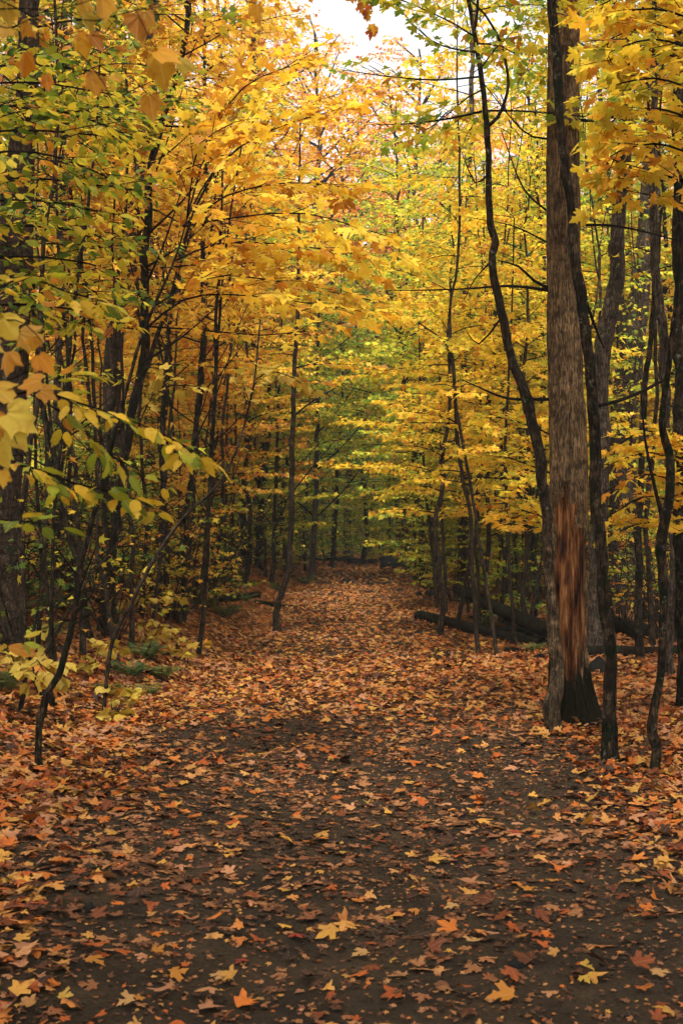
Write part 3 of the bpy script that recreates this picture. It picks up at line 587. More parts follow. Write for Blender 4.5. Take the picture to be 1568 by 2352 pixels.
# far woods: one mass beyond sixty metres
def far_woods():
    rng = np.random.default_rng(33); mb = MB()
    nc = 10500
    cx = rng.uniform(-34, 34, nc); cy = rng.uniform(60, 92, nc); top = 22 + 3.5 * nz(cx, cy * .3, .35, 1)
    cz = top * rng.random(nc) ** 1.1 + .4; cz[-2200:] = rng.uniform(.3, 4.5, 2200); cy[-2200:] = rng.uniform(58, 72, 2200)
    for low in (0, 1, 2):
        sel = (cz < 9) if low == 0 else ((cz < 15) & (cz >= 9) if low == 1 else cz >= 15); a, b, c = cx[sel], cy[sel], cz[sel]; n = len(a); k = 45
        r = rng.uniform(.5, 1.7, n)
        pos = np.stack([np.repeat(a, k) + rng.normal(0, 1, n * k) * np.repeat(r, k), np.repeat(b, k) + rng.normal(0, .8, n * k),
                        np.repeat(c + height(a, b), k) + rng.normal(0, .3, n * k)], -1)
        an = rng.uniform(0, 6.3, n * k); D = np.stack([np.cos(an), np.sin(an), rng.uniform(-.8, .1, n * k)], -1)
        N = np.array([0, -.25, .8]) + rng.normal(0, .7, (n * k, 3))
        leaves(mb, 'maple_f', pos, D, N, .27 * rng.uniform(.7, 1.2, n * k), rng, 1 + low)
    for i in range(110):
        x, y = rng.uniform(-32, 32), rng.uniform(58, 88); z = float(height(x, y)); h = rng.uniform(8, 17); r = rng.uniform(.06, .22)
        tube(mb, [[x, y, z - .2], [x + rng.normal(0, .3), y, z + h * .5], [x + rng.normal(0, .6), y, z + h]], [r, r * .75, r * .3], 6, 0)
    o = mb.build('far_woods', [M['bark_dark'], M['lime'], M['gold'], M['orange']]); o['kind'] = 'stuff'
    tag(o, 'dense far autumn woods of green and golden foliage beyond the path end', 'woods')
far_woods()

# ------------------------------------------------------------------ hand-placed trees
def stem_pts(px_pts, d, bend=0.0, step=.08):
    P3 = []
    for k, q in enumerate(px_pts):
        dd = d + (q[3] if len(q) > 3 else 0)
        P3.append([*P(q[0], q[1], dd), q[2] / 2 / F_ * dd])
    c = curve(P3, step); L = np.concatenate([[0], np.cumsum(np.linalg.norm(np.diff(c[:, :3], axis=0), axis=1))]); s0 = px_pts[0][0] * .37
    k = np.clip(L / .15, 0, 1) * np.clip(c[:, 3], 0, .05) * (c[:, 3] < .12)
    c[:, 0] += k * .5 * nz(L, L * .3, 5, s0); c[:, 1] += k * .5 * nz(L, L * .4, 4, s0 + 2)
    c[:, 3] *= 1 + .13 * (c[:, 3] < .12) * np.clip(nz(L, L * .2, 7, s0 + 4), -.3, 1) ** 2 * 2 * np.clip(L, 0, 1)
    return c

def add_crown(mb, c, rng, spec):
    """spec: z0,z1 metres, n, L, kind, ls, dens, az (lo,hi) or None"""
    z0, z1, n, L0 = spec['z0'], spec['z1'], spec['n'], spec['L']
    for i in range(n):
        z = z0 + (z1 - z0) * (i + rng.random()) / n
        k = int(np.argmin(abs(c[:, 2] - z))); p = c[k, :3]
        az = i * 2.4 + rng.normal(0, .4) if not spec.get('az') else rng.uniform(*spec['az'])
        el = rng.uniform(.05, .55)
        spray(mb, p, (math.cos(az) * math.cos(el), math.sin(az) * math.cos(el), math.sin(el)), L0 * rng.uniform(.6, 1.15), rng, spec.get('kind', 'maple_s'), spec.get('ls', .09),
              spec.get('dens', .8), r0=max(.005, min(.014, c[k, 3] * .4)), tw=spec.get('tw', .15))

def hand_tree(label, px_pts, bark='bark_dark', cat='tree', name='maple_tree', crown=None, pal='yellow', limbs=(), d=None, sides=14, flare=1.6, fl=.18, seed=1, forks=(), group=None, lump=.10, sink=.12, bare_limbs=()):
    rng = np.random.default_rng(seed)
    if d is None: d = ground_hit(px_pts[0][0], px_pts[0][1])
    c = stem_pts(px_pts, d, step=.05 if sides > 10 else .1)
    base = c[0, :3].copy(); base[2] = float(height(base[0], base[1]))
    c2 = np.vstack([[*(c[0, :3] - [0, 0, sink]), c[0, 3]], c])
    c2[0, 2] = min(c2[0, 2], base[2] - sink); BASES.append((base[0], base[1], c[0, 3]))
    e = empty(name, base); tag(e, label, cat, group)
    mb = trunk_mesh(c2[:, :3], c2[:, 3], sides, lump, seed, flare, fl)
    for fk in forks:
        f = stem_pts(fk, d, step=.08); tube(mb, f[:, :3], f[:, 3], 8, 0, .06, seed + 2)
    rehome(mb, base); mb.build('trunk', [M[bark]], e)
    cm = MB()
    if crown:
        for sp in (crown if isinstance(crown, list) else [crown]): add_crown(cm, c, rng, sp)
    for lb in limbs:       # dict: pts [(px,py,w,dd)], leaf kind etc.
        f = stem_pts(lb['pts'], d + lb.get('off', 0), step=.15)
        tube(cm, f[:, :3], np.maximum(f[:, 3], .0018), 5, 0, .05, seed)
        Ls = np.linalg.norm(np.diff(f[:, :3], axis=0), axis=1).sum()
        spray(cm, None, None, 0, rng, pts=f[:, :3], r0=.004, kind=lb.get('kind', 'maple_s'), ls=lb.get('ls', .09), dens=lb.get('dens', .8), tw=lb.get('tw', .13), bare=lb.get('bare', .2), side_len=lb.get('side', .3), drop=lb.get('drop', .3), tilt=lb.get('tilt', .35))
    for lb in bare_limbs:
        f = stem_pts(lb, d, step=.12); tube(cm, f[:, :3], np.maximum(f[:, 3], .0015), 5, 0, .04, seed)
    if cm.n:
        rehome(cm, base)
        if not any(m == 1 for _, m in cm.f): cm.build('branches', [M['twig']], e)
        else: cm.build('crown', [M['twig'], M[pal]], e)
    return e, d, c

def vn(u, v, nu, seed):
    """value noise, periodic in u (0..1) with nu cells, v in cells"""
    r = np.random.default_rng(seed).random((nu, 997)); u = np.asarray(u) * nu; v = np.asarray(v) + 200
    i = np.floor(u).astype(int); j = np.floor(v).astype(int); a = u - i; b = v - j; a = a * a * (3 - 2 * a); b = b * b * (3 - 2 * b)
    g = lambda p, q: r[p % nu, q % 997]
    return (g(i, j) * (1 - a) + g(i + 1, j) * a) * (1 - b) + (g(i, j + 1) * (1 - a) + g(i + 1, j + 1) * a) * b

def big_trunk():
    d = ground_hit(1330, 1664)
    c = stem_pts([(1308, 1700, 92), (1308, 1660, 92), (1306, 1560, 90), (1304, 1062, 88), (1297, 836, 84), (1294, 600, 81), (1291, 300, 78), (1294, 45, 72), (1292, -300, 66), (1300, -900, 52), (1330, -1900, 26), (1340, -2300, 10)], d, .014)
    base = c[0, :3].copy(); base[2] = float(height(base[0], base[1]))
    BASES.append((base[0], base[1] - .1, .16)); gz = base[2]; S = 200; n = len(c)
    th = np.arange(S) / S; TH = th[None, :] * 2 * PI; Z = c[:, 2][:, None] + 0 * TH; hh = Z - gz
    Rr = c[:, 3][:, None] * np.ones((1, S))
    dirx = np.cos(TH); diry = np.sin(TH)
    fl = np.exp(-np.clip(hh + .02, 0, 9) / .22)
    Rr = Rr * (1 + fl * (.16 + 1.1 * np.clip(np.cos(TH + .45), 0, 1) ** 3 + .42 * np.clip(np.cos(TH - PI - .25), 0, 1) ** 4 + .30 * np.clip(np.cos(TH + 1.7), 0, 1) ** 5 + .3 * np.clip(np.cos(TH - 1.2), 0, 1) ** 3))
    Rr = Rr * (1 + .02 * np.sin(2 * TH + Z * 1.3) + .015 * np.sin(3 * TH - Z * 2.2))
    wob = .012 * (vn(th[None, :] + 0 * Z, Z * 7, 14, 5) - .5)
    u = th[None, :] + wob * 2
    fur = np.abs(vn(u, Z * 4.5, 44, 1) - .5) * 2; fur2 = np.abs(vn(u, Z * 12, 70, 2) - .5) * 2
    ridge = np.clip(fur * 1.6, 0, 1) * .7 + np.clip(fur2 * 1.5, 0, 1) * .3
    Rb = Rr - .018 * (1 - ridge)
    X = c[:, 0][:, None] + Rb * dirx; Y = c[:, 1][:, None] + Rb * diry
    px = CX + X / Y * F_; py = HY - (Z - EYE) / Y * F_
    jag = (vn(th[None, :] + 0 * Z, Z * 22, 60, 9) - .5) * 9 + (vn(th[None, :] * 0, Z * 6, 1, 19) - .5) * 16
    le = np.interp(py, [1109, 1140, 1187, 1281, 1343, 1500, 1640], [1296, 1274, 1269, 1264, 1262, 1262, 1264])
    ri = np.interp(py, [1109, 1144, 1146, 1165, 1215, 1221, 1250, 1375, 1562, 1640], [1297, 1299, 1311, 1325, 1330, 1344, 1353, 1356, 1358, 1352])
    bot = 1606 + (vn(th[None, :] + 0 * Z, 0 * Z, 70, 4) - .5) * 70
    mask = (px > le + jag) & (px < ri + jag) & (py > 1109) & (py < bot) & (diry < .1)
    Rb = np.where(mask, Rr - .045, Rb)
    X = c[:, 0][:, None] + Rb * dirx; Y = c[:, 1][:, None] + Rb * diry
    V = np.stack([X, Y, Z], -1).reshape(-1, 3)
    i = np.arange(n - 1)[:, None] * S; j = np.arange(S)[None, :]; k = (j + 1) % S
    Fc = np.stack([i + j, i + k, i + S + k, i + S + j], -1).reshape(-1, 4)
    e = empty('maple_tree', base)
    tag(e, 'thick brown maple trunk with a long patch of bark missing above its mossy foot', 'tree')
    mb = MB(); mb.add(V - base, Fc); mb.build('trunk', [M['bark_big']], e)
    # bare wood
    zz = np.where((c[:, 2] > EYE - (1625 - HY) / F_ * d) & (c[:, 2] < EYE - (1100 - HY) / F_ * d))[0]
    cc = c[zz]; n = len(cc); S2 = 150; t2 = np.linspace(-PI * 1.02, PI * .06, S2); TH = t2[None, :]; Z = cc[:, 2][:, None] + 0 * TH
    g1 = vn((TH + PI) / 6.3 + 0 * Z, Z * 1.6, 90, 11); g2 = vn((TH + PI) / 6.3 + 0 * Z, Z * 2.5, 30, 12); g3 = vn((TH + PI) / 6.3 + 0 * Z, Z * 6, 22, 13)
    Rw = cc[:, 3][:, None] - .022 - .006 * g1 - .012 * g2 - .02 * np.clip(g3 - .78, 0, 1) * 4
    V = np.stack([cc[:, 0][:, None] + Rw * np.cos(TH), cc[:, 1][:, None] + Rw * np.sin(TH), Z], -1).reshape(-1, 3)
    i = np.arange(n - 1)[:, None] * S2; j = np.arange(S2 - 1)[None, :]
    Fc = np.stack([i + j, i + j + 1, i + S2 + j + 1, i + S2 + j], -1).reshape(-1, 4)
    mb = MB(); mb.add(V - base, Fc); o = mb.build('exposed_wood', [M['wood']], e); o['label'] = 'reddish brown bare rotting wood'
    # dead side branches and high crown
    rng = np.random.default_rng(5); cm = MB()
    for lb in ([(1262, 667, 9, 0), (1170, 657, 6, .1), (1060, 664, 4, .3), (884, 668, 2, .5)], [(1262, 917, 8, 0), (1165, 915, 6, .2), (1100, 890, 4, .4), (1060, 872, 2, .6)],
               [(1262, 662, 8, 0), (1226, 645, 7, -.1), (1190, 612, 5, -.2), (1142, 598, 2, -.3)], [(1328, 276, 8, 0), (1395, 274, 6, 0), (1440, 230, 4, .2)], [(1328, 517, 7, 0), (1400, 518, 6, 0), (1470, 530, 5, -.2), (1568, 556, 3, -.4)],
               [(1262, 490, 6, 0), (1200, 430, 4, .2), (1150, 300, 2, .5)], [(1262, 320, 6, 0), (1200, 300, 4, .1), (1100, 180, 2, .3)], [(1262, 560, 5, .0), (1180, 520, 3, .1), (1080, 500, 1.5, .3)]):
        f = stem_pts(lb, d, .1); tube(cm, f[:, :3], f[:, 3], 6, 0, .08, 3)
    for i in range(16):
        z = 6.0 + i * .55; k = int(np.argmin(abs(c[:, 2] - z))); az = i * 2.4; q = [c[k, :3]]; dd = np.array([math.cos(az) * .8, math.sin(az) * .8, .55])
        for j in range(5): dd = unit(dd + rng.normal(0, .12, 3)); q.append(q[-1] + dd * .55)
        q = np.array(q); tube(cm, q, np.linspace(.045, .012, 6), 6, 0, .05, i)
        for j in range(5):
            a2 = az + rng.uniform(-1.3, 1.3); spray(cm, q[rng.integers(2, 6)], (math.cos(a2), math.sin(a2), .2), 1.3, rng, 'maple_s', .11, .6, r0=.012, bare=.2)
    rehome(cm, base); cm.build('crown', [M['twig'], M['gold']], e)
big_trunk()

CRY = dict(ls=.095, dens=.85)
# --- right hand side
hand_tree('dark curving forked stem leaning left from the foot of the thick trunk',
  [(1271, 1684, 26), (1266, 1626, 38), (1273, 1562, 34), (1272, 1468, 31), (1266, 1375, 25), (1259, 1280, 22), (1257, 1226, 21), (1257, 1168, 23), (1245, 1113, 25), (1234, 1038, 25), (1223, 988, 24), (1208, 913, 24), (1179, 838, 21),
   (1159, 763, 20), (1144, 688, 19), (1130, 603, 18), (1138, 555, 17), (1129, 525, 16), (1124, 450, 15), (1121, 400, 14), (1118, 325, 14), (1116, 280, 13), (1104, 175, 12), (1091, 100, 11), (1082, 40, 9), (1070, -60, 8), (1050, -300, 6), (1040, -600, 3)],
  'bark_two', crown=[dict(z0=4.6, z1=7.4, n=16, L=1.5, ls=.10, dens=.7)], pal='lime', seed=41, flare=1.5, fl=.10,
  forks=[[(1117, 292, 9, 0), (1143, 268, 8, -.02), (1158, 235, 7, -.05), (1166, 195, 7, -.05), (1160, 145, 6, -.05), (1143, 85, 6, 0), (1115, 35, 5, 0), (1085, 5, 4, .1), (1000, -80, 2, .2)], [(1088, 70, 8, 0), (1096, 20, 7, 0), (1100, -80, 5, .1), (1120, -400, 3, .1)]],
  limbs=[dict(pts=[(1104, 176, 5, 0), (1000, 184, 4, .1), (884, 175, 3, .2), (784, 160, 1.5, .4)], dens=.35, ls=.085, side=.35), dict(pts=[(1106, 256, 6, 0), (1034, 272, 5, .1), (934, 285, 3, .2), (834, 287, 1.5, .3)], dens=.4, ls=.085, side=.35),
         dict(pts=[(1095, 120, 6, 0), (1040, 112, 4, .1), (985, 90, 3, .2), (925, 30, 2, .3)], dens=.75, ls=.085, side=.4)],
  bare_limbs=[[(1120, 400, 6, 0), (1090, 420, 4, 0), (1060, 350, 2, .1)], [(1150, 730, 6, 0), (1100, 790, 4, .1), (1070, 760, 2, .2)], [(1128, 600, 5, 0), (1090, 640, 3, .1), (1065, 690, 2, .2)]])
hand_tree('mossy dark stem right of the thick trunk, crossing in front of it higher up',
  [(1397, 1757, 32), (1402, 1690, 33), (1399, 1576, 29), (1394, 1476, 27), (1385, 1376, 26), (1377, 1226, 26), (1370, 1138, 26), (1366, 1038, 26), (1359, 938, 25), (1356, 838, 24), (1344, 763, 24), (1330, 688, 25), (1320, 585, 22), (1311, 500, 20),
   (1300, 425, 19), (1294, 350, 18), (1284, 250, 20), (1279, 175, 22), (1274, 100, 21), (1269, 0, 20), (1262, -200, 17), (1255, -600, 8), (1250, -900, 4)], 'bark_dark', crown=[dict(z0=5.6, z1=7.4, n=12, L=1.3, ls=.10)], pal='yellow', seed=42, flare=1.35,
  bare_limbs=[[(1376, 932, 10, 0), (1440, 914, 9, .3), (1500, 885, 8, .6), (1530, 868, 6, .8)], [(1336, 672, 9, 0), (1362, 740, 7, .1), (1386, 800, 3, .3)]], lump=.13)
hand_tree('crooked dark sapling with a knobbly foot at the right edge of the picture',
  [(1501, 1778, 18), (1508, 1718, 22), (1499, 1687, 24), (1504, 1625, 20), (1514, 1562, 17), (1519, 1476, 17), (1521, 1376, 20), (1519, 1250, 23), (1529, 1187, 24), (1538, 1110, 20), (1535, 1038, 19), (1519, 988, 16), (1524, 913, 14), (1534, 863, 13), (1540, 780, 12), (1552, 690, 10), (1560, 560, 9), (1545, 300, 7), (1560, 0, 6), (1560, -300, 3)],
  'bark_dark', crown=[dict(z0=3.6, z1=6.0, n=14, L=.75, ls=.10, az=(-1.3, 2.2))], pal='yellow', seed=43, lump=.16, flare=1.2, bare_limbs=[[(1522, 1200, 12, 0), (1505, 1130, 9, .1), (1480, 1010, 6, .2), (1470, 900, 3, .3)]])
hand_tree('dark straight trunk cut off by the right edge of the picture',
  [(1570, 1634, 24), (1566, 1500, 26), (1562, 1300, 27), (1562, 1000, 30), (1558, 700, 28), (1560, 300, 26), (1560, 0, 22), (1560, -500, 16), (1560, -1000, 6)], 'bark_dark', crown=[dict(z0=4.2, z1=8.0, n=16, L=1.2, ls=.10, dens=.8, az=(-1.6, 1.6))], pal='yellow', seed=44)
hand_tree('grey speckled trunk rising close behind the mossy dark stem', [(1368, 1505, 40), (1370, 1350, 38), (1376, 1150, 36), (1381, 1013, 37), (1379, 888, 36), (1386, 788, 38), (1404, 713, 36), (1415, 613, 34), (1414, 550, 32), (1428, 425, 30), (1438, 300, 28), (1445, 100, 24), (1450, -200, 18), (1460, -700, 8)],
  'bark_grey', crown=[dict(z0=6.5, z1=10.5, n=16, L=1.9, ls=.10, dens=.7)], pal='lime', seed=45)
hand_tree('broad grey trunk leaning right between the dark stems', [(1428, 1400, 64), (1428, 1200, 58), (1429, 1063, 58), (1430, 963, 60), (1444, 838, 58), (1459, 738, 52), (1474, 613, 46), (1492, 480, 46), (1494, 350, 42), (1500, 200, 38), (1510, -200, 30), (1530, -700, 12)],
  'bark_grey', forks=[[(1440, 860, 34, 0), (1424, 720, 28, .1), (1405, 560, 20, .3), (1392, 380, 14, .5), (1370, 150, 8, .7)]], crown=[dict(z0=8.0, z1=13.0, n=20, L=2.2, ls=.11, dens=.65)], pal='yellow', seed=46)
hand_tree('slim upright trunk in front of the big fallen log', [(1468, 1518, 17), (1466, 1400, 18), (1465, 1250, 17), (1470, 1100, 15), (1480, 900, 13), (1500, 700, 11), (1496, 560, 9), (1492, 330, 7), (1480, 100, 5)], 'bark_dark', crown=[dict(z0=6.0, z1=8, n=12, L=1.3, ls=.095)], pal='yellow', seed=47)
hand_tree('grey brown trunk behind the crooked sapling at right', [(1536, 1556, 16), (1540, 1400, 18), (1545, 1200, 20), (1530, 1000, 20), (1524, 838, 22), (1512, 700, 21), (1504, 588, 20), (1500, 450, 17), (1500, 200, 14), (1505, -200, 8)], 'bark_grey', crown=[dict(z0=6, z1=9, n=12, L=1.3, ls=.1)], pal='yellow', seed=48)
hand_tree('pale thin trunk far behind the fallen log', [(1432, 1392, 20), (1430, 1300, 20), (1428, 1200, 18), (1425, 1000, 15), (1420, 700, 12), (1420, 300, 8)], 'bark_grey', crown=[dict(z0=4, z1=10, n=20, L=1.8)], pal='lime', seed=49)
YC = lambda z0, z1, n, L, **k: dict(dict(z0=z0, z1=z1, n=n, L=L, ls=.10, dens=.9), **k)
hand_tree('tall thin sapling in front of the long log, left one of a close pair', [(1098, 1508, 10), (1091, 1401, 10), (1084, 1326, 10), (1079, 1176, 9), (1062, 1100, 9), (1049, 988, 9), (1039, 838, 8), (1033, 768, 7), (1035, 688, 6), (1052, 588, 6), (1054, 350, 5), (1049, 200, 4), (1050, 50, 2.5)],
  'bark_sap', crown=[YC(2.0, 3.1, 5, 1.0), YC(3.1, 8.0, 16, 1.3, dens=.8)], pal='yellow', seed=51, sides=8)
hand_tree('crooked thin sapling in front of the long log, right one of a close pair', [(1139, 1515, 9), (1138, 1490, 8), (1129, 1426, 8), (1109, 1301, 8), (1094, 1201, 7), (1079, 1113, 7), (1061, 1013, 7), (1044, 913, 6), (1030, 800, 5), (960, 740, 3)],
  'bark_sap', crown=[YC(1.8, 4.0, 9, .9, dens=.8)], pal='yellow', seed=52, sides=8)
hand_tree('thin sapling with low golden layers right of the crooked pair', [(1185, 1488, 8), (1174, 1376, 8), (1164, 1226, 8), (1160, 1050, 7), (1165, 900, 6), (1175, 700, 4), (1180, 500, 3)], 'bark_sap',
  crown=[YC(1.75, 2.5, 7, 1.0, ls=.11), YC(2.5, 6.0, 16, 1.3)], pal='yellow', seed=53, sides=8)
hand_tree('thin sapling beside the end of the long fallen log', [(1024, 1413, 8), (1019, 1276, 8), (1014, 1170, 7), (1010, 900, 5), (1005, 700, 3)], 'bark_sap', crown=[YC(2.2, 6, 16, 1.3, ls=.10)], pal='yellow', seed=54, sides=8)
hand_tree('thin leaning sapling left of the fallen log end', [(1004, 1403, 8), (989, 1226, 8), (975, 1100, 6), (965, 900, 4), (960, 700, 2)], 'bark_sap', crown=[YC(1.9, 5.5, 16, 1.2, ls=.095)], pal='lime', seed=55, sides=8)
hand_tree('dark slim trunk beside the small rocks at the path edge', [(969, 1353, 13), (967, 1250, 12), (966, 1100, 11), (972, 980, 9), (975, 800, 7), (970, 500, 4)], 'bark_sap', crown=[YC(3.4, 9, 22, 1.5, ls=.10)], pal='lime', seed=56, sides=8)
hand_tree('grey straight trunk right of the far end of the path', [(938, 1316, 15), (934, 1250, 14), (928, 1180, 13), (930, 1000, 12), (935, 700, 9), (940, 400, 6)], 'bark_grey', crown=[YC(4.4, 13, 28, 2.2, ls=.11, dens=.7)], pal='lime', seed=57, sides=8)
hand_tree('dark brown trunk where the leaning log rests', [(1062, 1384, 28), (1063, 1300, 25), (1064, 1200, 23), (1064, 1000, 20), (1070, 700, 16), (1080, 300, 12), (1090, -100, 7)], 'bark_grey', crown=[YC(5.5, 13, 20, 2.1, ls=.11, dens=.65)], pal='yellow', seed=58)
# --- left hand side
hand_tree('lone slender sapling with a bent foot at the left edge of the path', [(637, 1454, 17), (638, 1396, 14), (650, 1351, 13), (661, 1301, 13), (668, 1210, 13), (670, 1173, 13), (672, 963, 11), (679, 803, 10), (684, 700, 9), (685, 588, 7), (688, 400, 5), (690, 250, 3)], 'bark_sap',
  crown=[dict(z0=4.0, z1=9.0, n=22, L=1.5, ls=.10, dens=.7)], pal='gold', seed=61, sides=10, flare=1.4, bare_limbs=[[(671, 960, 5, 0), (720, 920, 4, .1), (790, 880, 2, .2)], [(672, 1130, 4, 0), (720, 1070, 3, .1), (780, 1000, 1.5, .2)]])
def twigset(pts, n, rng, L=220):
    out = []
    p = np.array([q[:3] for q in pts], float)
    for i in range(n):
        k = rng.uniform(.3, .97) * (len(p) - 1); a = int(k); q = p[a] + (p[min(a + 1, len(p) - 1)] - p[a]) * (k - a)
        s = rng.choice([-1, 1]); l = rng.uniform(.4, 1) * L; an = rng.uniform(.5, 1.25)
        w = max(1.5, q[2] * .35)
        out.append([(q[0], q[1], w, 0), (q[0] + s * l * .45 * math.cos(an), q[1] - l * .45 * math.sin(an), w * .7, rng.uniform(-.2, .3)), (q[0] + s * l * math.cos(an) * .9, q[1] - l * math.sin(an) * 1.05, w * .3, rng.uniform(-.4, .5))])
    return out
rt = np.random.default_rng(77)
def ltree(label, pts, pal='gold', crown=None, tw=7, seed=1, bark='bark_dark', **k):
    return hand_tree(label, pts, bark, crown=crown, pal=pal, seed=seed, sides=k.pop('sides', 9), bare_limbs=twigset(pts, int(tw * 1.8), rt, 260) + k.pop('bl', []), **k)
ltree('paired thin dark stem nearest the path on the left', [(455, 1513, 11), (465, 1426, 11), (466, 1326, 10), (480, 1176, 10), (485, 1038, 9), (495, 888, 9), (497, 738, 8), (502, 638, 7), (510, 450, 5), (515, 250, 3)], 'gold', [dict(z0=3.6, z1=6.5, n=14, L=1.2, ls=.1, dens=.7)], 9, 62,
      forks=[[(463, 1450, 8, 0), (474, 1330, 8, .05), (484, 1100, 7, .05), (500, 800, 6, .1), (520, 560, 5, .1), (560, 300, 3, .2)]])
ltree('straight dark sapling behind the paired thin stems', [(410, 1438, 14), (425, 1326, 14), (430, 1176, 13), (435, 1138, 13), (445, 1038, 13), (457, 913, 12), (465, 788, 12), (466, 618, 11), (470, 475, 10), (472, 325, 8), (470, 25, 6), (470, -200, 4)], 'gold', [dict(z0=3.8, z1=9, n=24, L=1.6, ls=.1, dens=.7)], 12, 63)
ltree('dark forking sapling rising from the middle of the left slope', [(384, 1428, 13), (382, 1226, 12), (372, 1038, 11), (382, 838, 10), (395, 713, 9), (420, 590, 8), (450, 500, 7), (475, 440, 6), (525, 365, 4), (600, 280, 2)], 'amber', [dict(z0=3.6, z1=7, n=16, L=1.4, ls=.1, dens=.7)], 12, 64)
ltree('heaviest dark trunk of the left group, bending right then rising straight', [(234, 1463, 24), (246, 1351, 23), (265, 1226, 20), (285, 1080, 19), (300, 963, 20), (320, 888, 20), (331, 800, 20), (332, 688, 19), (333, 588, 18), (340, 500, 18), (346, 400, 16), (360, 325, 15), (375, 275, 13), (400, 190, 12), (425, 100, 12), (434, 0, 12), (445, -200, 9), (450, -600, 4)],
      'gold', [dict(z0=4.4, z1=9, n=26, L=1.8, ls=.1, dens=.7)], 10, 65, sides=14, forks=[[(322, 880, 13, 0), (352, 800, 11, .1), (380, 720, 10, .1), (410, 620, 9, .2), (440, 500, 7, .3), (500, 380, 4, .4)]])
ltree('left stem of the leaning pair on the slope, splaying left', [(201, 1473, 22), (190, 1380, 20), (183, 1300, 18), (165, 1240, 16), (150, 1150, 15), (120, 1030, 14), (98, 920, 14), (88, 788, 13), (76, 688, 12), (70, 500, 10), (60, 300, 8), (50, 0, 5)], 'olive', [dict(z0=3.8, z1=8, n=18, L=1.5, ls=.1, dens=.7)], 9, 66, sides=12)
ltree('gnarled black sapling nearest the viewer on the left, with an elbow low down', [(90, 1768, 16), (90, 1676, 15), (99, 1630, 20), (112, 1590, 15), (135, 1551, 16), (155, 1476, 14), (172, 1401, 15), (184, 1301, 15), (200, 1251, 13), (225, 1150, 11), (250, 1050, 10), (290, 900, 8), (330, 760, 7), (400, 600, 5), (430, 500, 3)],
      'gold', None, 5, 67, sides=12, lump=.15, flare=1.3,
      forks=[[(183, 1300, 11, 0), (165, 1250, 10, .1), (140, 1130, 9, .1), (110, 900, 7, .2), (100, 600, 5, .2), (150, 300, 4, .2), (220, 100, 3, .3)]],
      limbs=[dict(pts=[(330, 760, 6, 0), (420, 690, 5, -.1), (520, 676, 4, -.2), (660, 690, 3, -.3), (830, 715, 2, -.4)], ls=.10, side=.42, dens=.8), dict(pts=[(400, 600, 5, 0), (500, 560, 4, .1), (640, 560, 3, .2), (860, 590, 2, .3)], ls=.10, side=.5, dens=.95),
             dict(pts=[(420, 520, 5, 0), (520, 450, 4, .1), (660, 420, 3, .3), (800, 430, 2, .5)], ls=.10, side=.5, dens=.95), dict(pts=[(430, 500, 5, 0), (500, 380, 4, .1), (620, 300, 3, .2), (780, 250, 2, .3)], ls=.10, side=.5, dens=.95),
             dict(pts=[(430, 500, 5, 0), (480, 330, 4, .2), (560, 200, 3, .3), (700, 140, 2, .4)], ls=.10, side=.45, dens=.8), dict(pts=[(360, 700, 5, 0), (470, 640, 4, .3), (600, 640, 3, .5), (900, 700, 2, .7)], ls=.10, side=.5, dens=.85),
             dict(pts=[(420, 520, 5, 0), (540, 500, 4, -.3), (700, 490, 3, -.4), (880, 540, 2, -.5)], ls=.105, side=.45, dens=.8), dict(pts=[(340, 750, 5, 0), (480, 760, 4, -.1), (600, 770, 3, -.2), (700, 760, 2, -.3)], ls=.09, side=.3, dens=.5),
             dict(pts=[(430, 500, 5, 0), (440, 420, 4, -.2), (460, 330, 3, -.3), (540, 280, 2, -.5)], ls=.10, side=.45, dens=.8)])
ltree('thin stem bending far right across the slope, near the low yellow seedlings', [(237, 1653, 9), (242, 1590, 8), (250, 1526, 9), (265, 1451, 10), (300, 1391, 10), (350, 1291, 8), (425, 1186, 7), (500, 1113, 6), (545, 1028, 5), (580, 900, 4), (598, 735, 4)], 'pale', None, 5, 68, flare=1.2, bark='bark_sap',
      limbs=[dict(pts=[(310, 1000, 3, -.9), (350, 910, 3, -.9), (400, 885, 3, -.9), (470, 890, 2, -.9)], kind='broad', ls=.085, side=.35, dens=.8, drop=.6, tw=.12), dict(pts=[(560, 980, 3, 0), (590, 870, 3, -.3), (640, 855, 2, -.4), (690, 880, 1.5, -.5)], kind='broad', ls=.09, side=.35, dens=.8, drop=.6, tw=.12)])
hand_tree('massive rough dark trunk at the far left edge of the picture', [(12, 1330, 66), (15, 1200, 60), (20, 1000, 72), (28, 800, 78), (34, 600, 78), (42, 450, 74), (56, 280, 52), (66, 100, 46), (70, -100, 42), (75, -500, 30), (80, -900, 12)], 'bark_strip', d=11.5, crown=[dict(z0=5.2, z1=10, n=24, L=2, ls=.1, dens=.7)], pal='olive', seed=69, sides=24, lump=.05)
hand_tree('lichen-grey trunk standing behind the left group', [(262, 1330, 44), (262, 1200, 42), (260, 1000, 42), (258, 880, 42), (266, 760, 40), (285, 640, 38), (318, 480, 36), (330, 380, 34), (345, 200, 30), (360, -100, 24), (380, -500, 10)], 'bark_grey', d=17, crown=[dict(z0=6, z1=12, n=26, L=2.2, ls=.11, dens=.7)], pal='gold', seed=70)
hand_tree('pale slim trunk beside the massive rough one at left', [(128, 1300, 18), (130, 1100, 17), (133, 900, 16), (137, 760, 16), (143, 600, 15), (146, 450, 15), (146, 300, 14), (150, 100, 12), (155, -200, 8)], 'bark_grey', d=15, crown=[dict(z0=4.5, z1=9, n=20, L=1.6, ls=.1)], pal='olive', seed=71)
